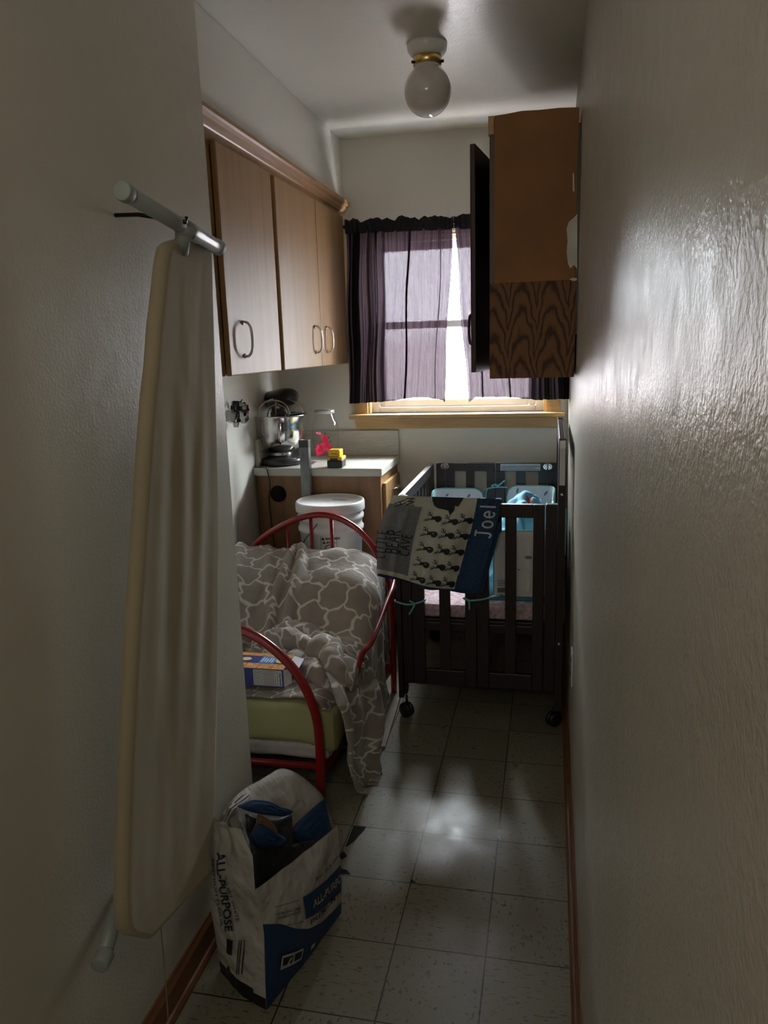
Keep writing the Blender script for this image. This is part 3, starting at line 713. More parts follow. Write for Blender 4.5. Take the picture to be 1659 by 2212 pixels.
# ================================================================ cookie cutters on the recess wall
ck = at(515, 890, x=XL+.02)
cc_ = thing('cookie_cutters', (XL+.02, ck.y, ck.z-.06), 'bunch of metal cookie cutters hanging on the wall beside the mixer', 'cookie cutters')
M['tin'] = simple('thin_tin', (.35,.34,.33), .25, 1.)
def cutter(u, v, r, kind, m, rot=0):
    c = at(u, v, x=XL+.03); pts = []
    n = {'star': 10, 'heart': 20, 'square': 4, 'tree': 12}[kind]
    for i in range(n):
        a = 2*PI*i/n+rot
        k = {'star': (1 if i % 2 else .5), 'square': 1, 'heart': .7+.3*abs(math.sin(a)), 'tree': (1 if i % 3 else .55)}[kind]
        pts.append(Vector((c.x, c.y+r*k*math.cos(a), c.z+r*k*math.sin(a))))
    mb = MB(); V = [p+Vector((dx,0,0)) for dx in (-.008,.014) for p in pts]
    mb.add(V, [(i,(i+1)%n,n+(i+1)%n,n+i) for i in range(n)]); mb.build('cutter', m, cc_, solid=.0012)
for a in ((497,900,.034,'square',M['tin'],.5),(508,905,.036,'star',M['tin'],.2),(508,882,.032,'tree',M['blackmetal'],.6),(522,884,.032,'heart',M['tin'],.9),(526,900,.032,'square',M['tin'],1.1),(529,884,.022,'star',M['red'],.4)): cutter(*a)
mb = MB(); mb.tube([(XL, ck.y, ck.z+.045), (XL+.035, ck.y, ck.z+.045), (XL+.042, ck.y, ck.z+.055)], .003, 7); mb.build('hook', M['blackmetal'], cc_)
# ================================================================ bucket (on a second one hidden behind the bed)
M['pail'] = simple('white_pail_plastic', (.72,.72,.70), .3, 0, .02)
bcx, bcy = at(712, 1080, y=3.20).x, 3.205
ztop = at(712, 1085, y=3.20).z+.012
rl = .5*abs(at(784,1095,y=3.2).x-at(640,1095,y=3.2).x)
def pail(z0, z1, label, full):
    o = thing('bucket', (bcx, bcy, z0), label, 'bucket')
    h = z1-z0
    prof = [(.001,.004),(rl*.80,.004),(rl*.82,0),(rl*.835,.01),(rl*.90,h-.135),(rl*.945,h-.13),(rl*.95,h-.118),(rl*.905,h-.110),(rl*.91,h-.085),(rl*.96,h-.08),(rl*.965,h-.066),(rl*.915,h-.058),(rl*.92,h-.02)]
    MB().lathe(prof, (bcx,bcy,z0), 56).build('body', M['pail'], o)
    L = [(rl*.915,h-.044),(rl*.99,h-.044),(rl,h-.040),(rl,h-.012),(rl*.985,h-.003),(rl*.955,h),(rl*.92,h-.002),(rl*.90,h-.010),(.001,h-.010)]
    MB().lathe(L, (bcx,bcy,z0), 56).build('lid', M['pail'], o)
    if full:
        a0 = math.atan2(-bcy, -bcx); mb = MB()
        def f(x, y): a = a0+x/(rl*.88); return Vector((bcx+math.cos(a)*(rl*.893+.0015), bcy+math.sin(a)*(rl*.893+.0015), y))
        lz = at(695, 1172, y=bcy-.14).z; lx = -.020
        mb.text('\u25B2 WARNING', .013, lambda x, y: f(lx-.024+x, lz+.012+y), 0, .0006)
        mb.text('\u25B2 AVISO', .013, lambda x, y: f(lx-.020+x, lz-.005+y), 0, .0006)
        def ln(x0,x1,z0_,z1_): mb.add([f(x0,z0_),f(x1,z0_),f(x1,z1_),f(x0,z1_)], [(0,1,2,3)])
        for zz in (lz+.026, lz+.009, lz-.008): ln(lx-.028, lx+.042, zz, zz+.0012)
        for xx in (lx-.028, lx+.041): ln(xx, xx+.0012, lz-.03, lz+.026)
        mb.tube([f(lx+.006+.016*math.cos(t), lz-.03+.018*math.sin(t)) for t in [PI*i/12 for i in range(13)]], .0018, 5)
        mb.build('warning_label', M['ink'], o)
        mb = MB().box(bcx+.0, bcx+.065, bcy+.035, bcy+.055, z1-.0102, z1-.0092); mb.build('lid_stamp', simple('grey_emboss', (.30,.30,.29), .5), o)
        p1, p2 = at(685,1132,y=bcy-.155), at(655,1172,y=bcy-.165)
        MB().tube(bez([p1, (p1+p2)/2+Vector((0,-.003,0)), p2, p2+Vector((-.02,0,-.05))], 5), .002, 6).build('wire_handle', M['blackmetal'], o)
    return o
pail(0, ztop-.375, 'lower white bucket under the lidded one behind the headboard', False)
pail(ztop-.374, ztop, 'white plastic bucket with lid and warning label behind the red headboard', True)
#SECTION bed
# ================================================================ bed
YF, YH = 2.157, 3.00
bed = thing('bed_frame', (-1.02, 2.6, 0), 'red tubular metal child bed frame with arched head and foot', 'bed')
fa = at(690,1600,y=YF); XFR = at(690,1650,y=YF).x; XFL = -1.335
def arch(pts, y, r): return bez([(p.x, y, p.z) for p in pts], 8)
# footboard arch: right leg up, over, and down on the hidden left side
rt = [at(u, v, y=YF) for u, v in ((692,1650),(690,1600),(683,1548),(664,1495),(636,1448),(600,1410),(558,1378),(522,1362))]
xm = (XFR+XFL)/2
half = [Vector((XFR, YF, 0)), Vector((XFR, YF, .06))]+rt
mirror = [Vector((2*xm-p.x, YF, p.z)) for p in reversed(half) if p.x > xm+.005]
pts = [p for p in half if p.x > xm+.005]
apex = Vector((xm, YF, max(p.z for p in half)+.010))
MB().tube(bez(pts+[apex]+mirror, 6), .0155, 14).build('foot_arch', M['red'], bed)
for z_, r_ in ((.142,.0115),):
    MB().tube([(XFL, YF, z_), (XFR, YF, z_)], r_, 12).build('foot_crossbar', M['red'], bed)
# headboard
hp = [at(u, v, y=YH) for u, v in ((812,1192),(785,1156),(758,1133),(725,1117),(690,1112),(655,1117),(620,1130),(590,1146),(562,1166))]
XHR, XHL = at(845,1290,y=YH).x, -1.33
pts = [Vector((XHR,YH,0)), Vector((XHR,YH,.40)), Vector((XHR-.012,YH,.52))]+hp+[Vector((-1.275,YH,.61)),Vector((-1.325,YH,.50)),Vector((XHL,YH,.35)),Vector((XHL,YH,0))]
MB().tube(bez(pts, 6), .0130, 14).build('head_arch', M['red'], bed)
for u_ in (621, 672, 716):
    p = at(u_, 1135, y=YH); zt_ = lerp(sorted([(q.x, q.z) for q in hp]), p.x)
    MB().tube([(p.x, YH, .20), (p.x, YH, zt_-.004)], .008, 10).build('spindle', M['red'], bed)
MB().tube([(XHL, YH, .20), (XHR, YH, .20)], .011, 12).build('head_crossbar', M['red'], bed)
# guard rail dropping from the head leg
ga, gb = at(849,1266,x=-.604), at(800,1397,x=-.600)
MB().tube(bez([(XHR,YH,ga.z+.012), (XHR+.02,YH-.02,ga.z+.012), ga, ga.lerp(gb,.33), ga.lerp(gb,.67), gb+Vector((0,.004,.01)), gb+Vector((-.03,-.004,-.03)), Vector((-.665, gb.y, .30)), Vector((-.69, gb.y, .14))], 6), .010, 12).build('guard_rail', M['red'], bed)
for xx, xh in ((XFL+.01, XHL+.01), (XFR+.005, XHR-.01)):
    mb = MB(); mb.add([(xx-.012,YF,.115),(xx+.012,YF,.115),(xh+.012,YH,.115),(xh-.012,YH,.115),(xx-.012,YF,.150),(xx+.012,YF,.150),(xh+.012,YH,.150),(xh-.012,YH,.150)],
        [(0,3,2,1),(4,5,6,7),(0,1,5,4),(1,2,6,5),(2,3,7,6),(3,0,4,7)]); mb.build('side_rail', M['red'], bed, bevel=.003)
mb = MB()
for i in range(9):
    y_ = 2.22+i*.09; mb.box(-1.33, -.70, y_, y_+.03, .130, .142)
mb.build('slats', M['blackmetal'], bed)
# mattress
M['sheet'] = simple('yellow_green_sheet', (.37,.36,.17), .85, 0, .06, nscale=5, bmp=.35, bscale=16, bdist=.006)
M['ticking'] = simple('pale_ticking', (.42,.38,.36), .85, 0, .1, nscale=30)
def softbox(x0,x1,y0,y1,z0,z1,r,nz=.003,n=26,dent=None):
    mb = MB(); cx,cy,cz = (x0+x1)/2,(y0+y1)/2,(z0+z1)/2; hx,hy,hz_ = (x1-x0)/2,(y1-y0)/2,(z1-z0)/2
    def mp(p):
        x,y,z = p.x*hx, p.y*hy, p.z*hz_
        ix,iy,iz = max(-hx+r,min(hx-r,x)),max(-hy+r,min(hy-r,y)),max(-hz_+r,min(hz_-r,z))
        d = Vector((x-ix,y-iy,z-iz)); 
        if d.length > 1e-6: d = d.normalized()*r
        q = Vector((cx+ix,cy+iy,cz+iz))+d
        k = nz*fbm(q.x*9,q.y*9,q.z*9)
        q = q+(d.normalized() if d.length>1e-6 else Vector((0,0,0)))*k
        return dent(q) if dent else q
    for ax_ in range(3):
        for sg in (-1,1):
            def fn(u,v):
                c=[0,0,0]; c[ax_]=sg; c[(ax_+1)%3]=(2*u-1)*sg; c[(ax_+2)%3]=2*v-1
                return mp(Vector(c))
            mb.grid(fn,n,n)
    return mb
mt = thing('mattress', (-1.01, 2.6, .142), 'child mattress in a yellow-green fitted sheet on the red bed', 'mattress')
softbox(-1.325,-.665,2.185,2.97,.196,.352,.030,.006, dent=lambda q: Vector((q.x, q.y, q.z-(.03*sst(-.80,-.66,q.x)*sst(2.45,2.2,q.y))))).build('fitted_sheet', M['sheet'], mt)
softbox(-1.32,-.69,2.19,2.965,.142,.205,.022,.003).build('mattress_base', M['ticking'], mt)
# pillow under the blanket
pw_ = softbox(-1.31,-.80,2.74,2.95,.36,.50,.06,.004)
tag(pw_.build('pillow', simple('pillowcase', (.5,.48,.45), .9)), 'pillow covered by the trellis blanket at the head of the red bed', 'pillow')
# ---- trellis blanket
def rdg(x, c, w_): return math.exp(-((x-c)/w_)**2)
def top_z(x, y):
    z = .362+.235*sst(2.50, 2.80, y)+.050*sst(2.76, 2.93, y)
    z -= .10*sst(2.95, 3.05, y)**2
    z += .010*fbm(x*6, y*5, 1)*1.2
    # two long folds running from the head down
    ymask = sst(2.42, 2.55, y)*(1-.5*sst(2.9, 3.0, y))
    z += .040*rdg(x, -.965-.14*(y-2.7)+.012*math.sin(y*14), .015)*ymask
    z += .030*rdg(x, -1.025-.06*(y-2.7)+.01*math.sin(y*11+1), .013)*ymask
    z += .022*rdg(x, -1.20-.30*(y-2.7), .022)*ymask+.016*rdg(x, -1.10-.35*(y-2.8), .016)*ymask+.014*rdg(x, -1.27-.1*(y-2.7), .02)*ymask
    z += .022*abs(fbm(x*5+y*2, y*2.2, 51, 2))*sst(2.35, 2.6, y)
    z += .010*rdg(x, -1.13+.10*(y-2.6), .018)*ymask
    z += .008*rdg(x, -.87+.15*(y-2.8), .03)*ymask
    # cross wrinkles in the lower half
    m_ = sst(2.62, 2.50, y)*sst(2.22, 2.34, y)
    w2 = abs(fbm(x*5+2, y*13+x*5, 4, 2)); z += m_*.055*min(.8, w2*1.6)
    w3 = abs(fbm(x*10, y*19, 8, 2)); z += m_*.016*min(1, w3*2)
    z += .010*abs(fbm(x*6+y*3, y*4, 15, 2))*sst(2.5, 2.6, y)
    z += sst(2.34, 2.18, y)*(.006*fbm(x*14, y*30, 2)+.004)
    return z
def edge_x(y): return lerp([(2.17,-.70),(2.5,-.655),(2.7,-.645),(2.95,-.665),(3.03,-.70)], y)
def drop(y): return lerp([(2.17,-.04),(2.24,.0),(2.30,.12),(2.40,.25),(2.7,.40),(2.9,.42),(3.03,.32)], y)
def cover(u, v):
    y = 2.178+v*(3.030-2.178); ex = edge_x(y); x0 = -1.345
    L1 = ex-x0; L2 = drop(y)+.05; s = u*(L1+L2)
    R_ = lerp([(2.3,.045),(2.75,.12),(3.03,.13)], y)
    if s <= L1-R_:
        x = x0+s; return Vector((x, y+.01*fbm(x*7, y*4, 9), top_z(x, y)))
    t = s-(L1-R_); a = min(t/R_, PI/2)
    x = ex-R_+R_*math.sin(a); zz = top_z(ex-R_, y)-R_*(1-math.cos(a))-max(0, t-R_*PI/2)
    k = sst(0, .1, t)
    x += k*(.008*fbm(y*11, zz*4, 5)+.004*sst(.02,.25,t)+.008*math.sin(y*34+2*zz))
    return Vector((x, y, zz))
mb = MB()
mb.grid(cover, 150, 170, 0, True, lambda u, v: (u*.95, v*1.02))
# crumpled heap across the middle
hs = [at(u, v, z=.40) for u, v in ((655,1412),(700,1395),(760,1385),(812,1400))]
def heap(u, v):
    # u along the roll, v around it
    P0, P1, P2 = Vector((-1.07, 2.52, .37)), Vector((-.85, 2.53, .40)), Vector((-.655, 2.50, .36))
    c = (P0*(1-u)**2+P1*2*u*(1-u)+P2*u*u)
    e = (math.sin(PI*min(1, max(0, u*.98+.01))))**.55
    th = PI*1.15*v-.24; rw, rh = .085*e+.01, (.060+.030*math.sin(u*5+.5))*e
    p = c+Vector((.02*math.sin(v*9), -math.cos(th)*rw, math.sin(th)*rh))
    n_ = Vector((0, -math.cos(th), math.sin(th)))
    n1 = abs(fbm(u*4.5+v*1.6, v*2.4-u*2, 3, 1.5)); n2 = abs(fbm(u*5-v*3, v*4+u*4, 12, 2))
    wv = v*2.8+.45*fbm(u*1.6, v*1.0, 3, 2)+1.1*u
    return p+n_*(.052*abs(math.sin(PI*wv))**.75+.035*min(1, n2*1.6)*(.4+n1)-.030)*e
mb.grid(heap, 90, 60, 0, True, lambda u, v: (.2+u*.55, .3+v*.34))
# second tongue of the heap towards the foot
def heap2(u, v):
    P0, P1, P2 = Vector((-.90, 2.49, .37)), Vector((-.76, 2.42, .40)), Vector((-.66, 2.30, .345))
    c = (P0*(1-u)**2+P1*2*u*(1-u)+P2*u*u); e = (math.sin(PI*min(1, max(0, u*.98+.01))))**.5
    th = PI*1.15*v-.24; d = Vector((.55, .83, 0)); 
    n_ = d*(-math.cos(th))+Vector((0,0,math.sin(th)))
    n1 = 0
    return c+d*(-math.cos(th)*.075*e)+Vector((0,0,math.sin(th)*.055*e))+n_*(.055*abs(math.sin(PI*(v*2.1+.5*fbm(u*2.2, v, 23, 2)+.4*u)))**.75+.012*fbm(u*6,v*6,5)-.012)*e
mb.grid(heap2, 60, 46, 0, True, lambda u, v: (.5+u*.4, .1+v*.3))
# swath hanging off the right side to the floor
XH = -.615
Ledge = [(0,(716,1452)),(.12,(728,1500)),(.3,(742,1560)),(.5,(750,1620)),(.7,(758,1665)),(.88,(775,1700)),(1,(797,1722))]
Redge = [(0,(812,1392)),(.12,(838,1440)),(.3,(850,1500)),(.45,(846,1555)),(.62,(838,1600)),(.8,(836,1650)),(.92,(830,1690)),(1,(806,1720))]
def pxl(L, t):
    return lerp([(a, p[0]) for a, p in L], t), lerp([(a, p[1]) for a, p in L], t)
def swath(u, v):
    X_ = lerp([(0,-.70),(.08,-.66),(.2,-.625),(.6,-.60),(1,-.585)], v)
    a = at(*pxl(Ledge, v), x=X_); b = at(*pxl(Redge, v), x=X_)
    p = a+(b-a)*u
    k = sst(0,.25,v)
    X2 = .020*k*math.sin(u*12+1.5*v+.6)+.010*k*math.sin(u*23+2*v)+.012*fbm(u*4, v*4, 31)
    p.x += X2-.018*(2*u-1)**2
    p.z += .012*math.sin(u*7)*sst(.8,1,v)*0+0
    p.z = max(p.z, .004)
    return p
mb.grid(swath, 70, 90, 0, True, lambda u, v: (.35*u+.1, .55*(1-v)))
blk = mb.build('blanket', M['fleece'], solid=.006, offset=1)
tag(blk, 'taupe plush blanket with a white trellis pattern crumpled over the red bed', 'blanket')
# cracker box
c0 = at(614, 1484, z=.392); bl, bwd, bhh = .20, .125, .062
bx = thing('cracker_box', (c0.x-.10, c0.y+.06, .392), 'blue and orange cracker box lying open on the foot of the bed', 'box')
M['boxblue'] = simple('box_blue', (.025,.035,.20), .4); M['boxorange'] = simple('cracker_print', (.60,.27,.07), .5, 0, .25, nscale=60)
M['card'] = simple('grey_card', (.55,.55,.55), .6); M['cyan'] = simple('box_cyan', (.05,.25,.60), .5); M['cream'] = simple('cream_print', (.75,.62,.25), .5)
X1, Y0 = c0.x, c0.y; X0 = X1-bl; Z0 = .390; Z1 = Z0+bhh; Y1 = Y0+bwd
mb = MB(); mb.box(X0, X1, Y0, Y1, Z0, Z1, 0)
e = .0006
def tq(x0,x1,y0,y1,mi,k=1): mb.add([(x0,y0,Z1+e*k),(x1,y0,Z1+e*k),(x1,y1,Z1+e*k),(x0,y1,Z1+e*k)], [(0,1,2,3)], mi)
tq(X0,X1,Y0,Y0+.040,1); tq(X0,X1,Y1-.026,Y1,1)
for x_ in (.045,.093,.14): tq(X1-x_,X1-x_+.0016,Y0,Y0+.04,2,2)
tq(X1-.105,X1-.05,Y0+.045,Y1-.028,3)
pts = [(X1-.028+.022*math.cos(t), Y0+.07+.022*math.sin(t), Z1+2*e) for t in [2*PI*i/20 for i in range(20)]]; mb.add(pts, [tuple(range(20))], 4)
pts = [(X1-.155+.018*math.cos(t), Y0+.07+.014*math.sin(t), Z1+2*e) for t in [2*PI*i/20 for i in range(20)]]; mb.add(pts, [tuple(range(20))], 4)
for i in range(5): tq(X1-.098+.009*i, X1-.094+.009*i, Y0+.050+.006*(i % 2), Y0+.088-.005*(i % 3), 5, 2)
def fq(x0,x1,z0,z1,mi,k=1): mb.add([(x0,Y0-e*k,z0),(x1,Y0-e*k,z0),(x1,Y0-e*k,z1),(x0,Y0-e*k,z1)], [(0,1,2,3)], mi)
fq(X1-.106,X1-.006,Z0+.003,Z1-.003,6)
for x_ in (.088,.068,.030,.022): fq(X1-x_,X1-x_+.0012,Z0+.004,Z1-.004,2,2)
for r_ in range(9):
    z_ = Z0+.007+r_*.0058
    fq(X1-.104,X1-.090,z_,z_+.0012,2,2); fq(X1-.085,X1-.070,z_,z_+.0012,2,2); fq(X1-.065,X1-.033,z_,z_+.0016,2,2)
mb.text('Nutrition Facts', .0075, lambda x, y: (X1-.010-y*1.0, Y0-2*e, Z0+.005+x*.98), 2, .0003)
mb.build('carton', [M['boxblue'], M['boxorange'], M['ink'], M['cyan'], M['cream'], M['white'], M['card']], bx)
mb = MB(); mb.add([(X1,Y0+.03,Z1),(X1,Y1-.008,Z1),(X1+.036,Y1-.015,Z1-.006),(X1+.034,Y0+.045,Z1-.018)], [(0,1,2,3)])
mb.add([(X1,Y0,Z0),(X1,Y0,Z1),(X1+.020,Y0+.020,Z1-.006),(X1+.020,Y0+.020,Z0+.008)], [(0,1,2,3)], 1)
mb.build('end_flap', [simple('glossy_card', (.72,.73,.78), .25), M['card']], bx, solid=.0008)
# pale board on the floor beside the bed
mb = MB(); P = [at(u, v, z=.012) for u, v in ((862,1452),(866,1500),(832,1612),(735,1612),(735,1452))]
mb.prism([Vector((p.x,p.y,0)) for p in P], (0,0,.001), (0,0,.012))
tag(mb.build('floor_board', simple('pale_linoleum', (.36,.32,.24), .5, 0, .1)), 'thin pale board lying on the floor tiles along the bed', 'board')
#SECTION crib
# ================================================================ crib
CX0, CX1, CY0, CY1 = -.578, .034, 2.80, 3.68
crib = thing('crib', (-.27, 3.24, 0), 'espresso wooden mini crib on black casters against the right wall', 'crib')
yf = CY0
def xw(u, v=1400): return at(u, v, y=yf).x
def zw(v, u=1030): return at(u, v, y=yf).z
zbot, ztop_ = .150, .893
zb2 = .215
def bar(name, x0, x1, y0, y1, z0, z1, m='crib', bv=.003, parent=crib): return MB().box(x0, x1, y0, y1, z0, z1).build(name, M[m], parent, bevel=bv)
cp = lambda a: at(820+a*.2652, 1400, y=yf).x     # column positions along the near end
bar('corner_post', CX0, cp(185), yf, yf+.035, .085, ztop_)
bar('stile', cp(188), cp(268), yf+.004, yf+.026, zbot, ztop_-.002)
bar('stile', cp(270), cp(370), yf+.004, yf+.026, zbot, ztop_-.002)
for a, b in ((488,578),(1018,1108)): bar('slat', cp(a), cp(b), yf+.007, yf+.020, zb2-.005, .845)
for a, b in ((697,790),(793,890)): bar('stile', cp(a), cp(b), yf+.004, yf+.026, zbot, ztop_-.002)
bar('stile', cp(1240), cp(1330), yf+.004, yf+.026, zbot, ztop_-.002)
bar('corner_post', cp(1337), cp(1430), yf, yf+.032, zbot, ztop_)
for a, b in ((370,697),(890,1240)):
    bar('bottom_rail', cp(a), cp(b), yf+.004, yf+.026, zbot, zb2); bar('top_rail', cp(a), cp(b), yf+.004, yf+.026, .840, ztop_-.002)
# right long side, taller with an arched end
xs0, xs1 = cp(1432), cp(1432)+.026
mb = MB()
ol = [(yf+.002,.070),(yf+.002,1.10),(yf+.010,1.125),(yf+.035,1.13),(yf+.06,1.13),(yf+.06,.070)]
mb.prism([(xs0, y_, z_) for y_, z_ in ol], (0,0,0), (xs1-xs0,0,0)); mb.build('side_post', M['crib'], crib, bevel=.003)
mb = MB(); mb.add([(xs0+.003,yf+.0008,.965),(xs1-.003,yf+.0008,.965),(xs1-.003,yf+.0008,1.10),(xs0+.003,yf+.0008,1.10),(xs0+.003,yf+.010,1.1275),(xs1-.003,yf+.010,1.1275)], [(0,1,2,3),(3,2,5,4)])
mb.build('edge_highlight', simple('post_highlight', (.62,.62,.62), .3, .2), crib, solid=.0012)  # pale strip imitates light reflecting off the end of the post
bar('side_post', xs0, xs1, CY1-.05, CY1, .070, 1.13)
bar('side_rail', xs0+.002, xs1-.002, yf+.06, CY1-.05, 1.05, 1.125); bar('side_rail', xs0+.002, xs1-.002, yf+.06, CY1-.05, .30, .36)
for i in range(8):
    y_ = yf+.11+i*.09; bar('side_slat', xs0+.006, xs1-.006, y_, y_+.035, .36, 1.05, bv=.002)
for z_ in (.93, .35): MB().lathe([(.006,0),(.006,.003),(.003,.004)], ((xs0+xs1)/2, yf+.003, z_), 12, 0, Matrix.Rotation(PI/2, 3, 'X')).build('bolt', M['chrome'], crib)
# left long side
bar('side_post', CX0, CX0+.028, yf+.036, yf+.075, .085, ztop_+.005); bar('side_post', CX0, CX0+.028, CY1-.04, CY1, .085, ztop_+.015)
bar('side_rail', CX0, CX0+.024, yf+.036, CY1-.04, .858, .905, 'crib'); bar('side_rail', CX0+.002, CX0+.022, yf+.075, CY1-.04, .33, .38)
for i in range(8):
    y_ = yf+.12+i*.09; bar('side_slat', CX0+.006, CX0+.018, y_, y_+.035, .38, .858, bv=.002)
# far end: two hinged halves
yr = CY1; fp = lambda u: at(u, 1030, y=yr-.03).x
fz0, fz1 = .845, .910
for a, b in ((942,1069),(1071,1204)):
    bar('end_rail', fp(a), fp(b), yr-.026, yr-.004, at(1000,1018,y=yr-.026).z, at(1000,1000,y=yr-.026).z); bar('end_rail', fp(a), fp(b), yr-.026, yr-.004, .30, .35)
for a, b in ((942,961),(962,981),(1006,1024),(1051,1069),(1071,1090),(1115,1135),(1163,1181),(1183,1204)):
    bar('end_slat', fp(a), fp(b), yr-.022, yr-.008, .35, .88, bv=.002)
def hinge(u, v):
    c = at(u, v, y=yr-.0265); mb = MB()
    for sg in (-1,1):
        pts = [(c.x+sg*.004, yr-.0275, c.z-.014)]+[(c.x+sg*(.006+.015*math.sin(t)), yr-.0275, c.z-.014*math.cos(t)) for t in [PI*i/10 for i in range(11)]]+[(c.x+sg*.004, yr-.0275, c.z+.014)]
        mb.prism(pts, (0,0,0), (0,-.002,0), 0)
        for t in (.5, 1.57, 2.6): mb.ball((c.x+sg*(.005+.009*math.sin(t)), yr-.030, c.z-.009*math.cos(t)), .0024, 5, 1)
    mb.tube([(c.x, yr-.029, c.z-.015), (c.x, yr-.029, c.z+.015)], .003, 7)
    mb.build('hinge', [M['chrome'], M['black']], crib)
hinge(961,1007); hinge(1183,1008)
mb = MB(); a, b = at(1081,1002,y=yr-.0275), at(1167,1017,y=yr-.0275)
mb.box(a.x, b.x, yr-.0280, yr-.0265, b.z, a.z, 0)
for i in range(3): mb.box(a.x+.004, b.x-.004-.02*(i % 2), yr-.0284, yr-.0275, b.z+.004+i*.008, b.z+.0065+i*.008, 1)
mb.build('warning_sticker', [simple('silver_sticker', (.42,.42,.42), .4, .2), M['ink']], crib)
# mattress support
bar('base_board', CX0+.03, xs0-.004, yf+.03, CY1-.03, .405, .420, bv=.002)
for y_ in (yf+.03, CY1-.05): bar('support_rail', CX0+.03, xs0-.004, y_, y_+.02, .37, .405)
mb = MB(); mb.box(CX0+.03, xs0-.004, yf+.25, yf+.28, .33, .365); mb.build('folding_brace', M['crib'], crib)
def caster(x, y, zt__):
    mb = MB(); rt_ = Matrix.Rotation(.95 if x < -.3 else -.8, 3, 'Z'); ad_ = rt_ @ Vector((1, 0, 0))
    for sg in (-.0175, .0005): mb.lathe([(.006,0),(.025,0),(.030,.003),(.030,.014),(.025,.017),(.006,.017)], Vector((x, y-.008, .0302))+ad_*sg, 24, 0, rt_ @ Matrix.Rotation(PI/2, 3, 'Y'))
    c = mb.build('caster', M['black'], crib)
    mb = MB(); mb.tube([(x, y, .035), (x, y, zt__+.004)], .0055, 8); mb.lathe([(.014,.04),(.016,.048),(.012,.055),(.006,.056)], (x, y, 0), 14); mb.build('caster_fork', M['blackmetal'], c)
for x_, y_, z_ in ((CX0+.028, yf+.022, .085), (xs0-.002, yf+.03, .070), (CX0+.028, CY1-.03, .085), (xs0+.004, CY1-.03, .070)): caster(x_, y_, z_)
# crib mattress
M['cribm'] = simple('pink_printed_sheet', (.50,.36,.38), .85, 0, .25, nscale=60)
tag(softbox(CX0+.034, xs0-.008, yf+.035, CY1-.035, .421, .482, .018, .001).build('crib_mattress', M['cribm']), 'thin crib mattress in a mottled pink sheet', 'mattress')
# bumper pads
M['quilt'] = simple('white_quilted_cotton', (.66,.66,.66), .85, 0, .03, bmp=.5, bscale=26, bdist=.006)
M['greyp'] = simple('grey_print', (.16,.17,.18), .8)
def pad(path, z0, z1, label, deco=None, group='quilted crib bumper pads'):
    """upright pad along a plan path, with teal piping"""
    path = bez([(p[0], p[1], 0) for p in path], 8); n = len(path)-1
    L = [0]
    for a, b in zip(path, path[1:]): L.append(L[-1]+(b-a).length)
    def pt(s):
        k = s*L[-1]
        for i in range(n):
            if k <= L[i+1]+1e-9:
                t = (k-L[i])/(L[i+1]-L[i]); return path[i]+(path[i+1]-path[i])*t, (path[i+1]-path[i]).normalized()
        return path[-1], (path[-1]-path[-2]).normalized()
    r = .05
    def f(u, v, off=0):
        s = u*L[-1]; e = min(s, L[-1]-s); dz = 0
        if e < r: dz = r-math.sqrt(max(0, r*r-(r-e)**2))
        p, t = pt(u); nn_ = Vector((t.y, -t.x, 0))
        pu = .006*math.sin(v*PI)*(1+.5*math.sin(u*L[-1]*150))
        return Vector((p.x, p.y, z0+dz*.3*0+(z1-dz-z0)*v))+nn_*(pu+off)
    mb = MB(); nu = max(16, int(L[-1]/.008)); mb.grid(lambda u, v: f(u, v), nu, 24); mb.grid(lambda u, v: f(1-u, v, -.012), nu, 24)
    o = mb.build('crib_bumper', M['quilt']); tag(o, label, 'bumper pad', group)
    mb = MB(); top_ = [f(i/60, 1, -.005) for i in range(61)]
    rim = top_+[f(1, 1-i/10, -.005) for i in range(1, 11)]+[f(1-i/40, 0, -.005) for i in range(1, 41)]+[f(0, i/10, -.005) for i in range(1, 10)]
    mb.tube(rim, .0055, 7, 0, True); mb.build('piping', M['teal'], o)
    if deco: deco(o, f, L[-1])
    return o
def leafp(o, f, spots, off=.003):
    for (s, t, a, k) in spots:
        mb = MB(); pts = [(k*math.cos(q), .42*k*math.sin(q)) for q in [2*PI*i/14 for i in range(14)]]
        pts = [f(s+(x*math.cos(a)-y*math.sin(a)), t+(x*math.sin(a)+y*math.cos(a))*1.2, off) for x, y in pts]
        mb.add(pts, [tuple(range(14))]); mb.build('leaf_print', M['greyp'], o)
yi = CY1-.045
fx = lambda u, v=1065: at(u, v, y=yi).x
zpt = at(1000,1055,y=yi).z
pad([(CX0+.045, yi-.12), (CX0+.05, yi-.04), (CX0+.085, yi-.005), (fx(990), yi), (fx(1044), yi)], .485, zpt-.002, 'far left crib bumper pad, left of the teal bow', lambda o, f, L: leafp(o, f, [(.45,.90,.6,.03),(.78,.88,1.,.04)]))
pad([(fx(1096), yi), (fx(1150), yi), (xs0-.05, yi-.005), (xs0-.018, yi-.04), (xs0-.014, yi-.13)], .485, at(1150,1050,y=yi).z, 'far right crib bumper pad, above the blue baby blanket', lambda o, f, L: leafp(o, f, [(.15,.93,1.3,.035),(.58,.90,.8,.04)]))
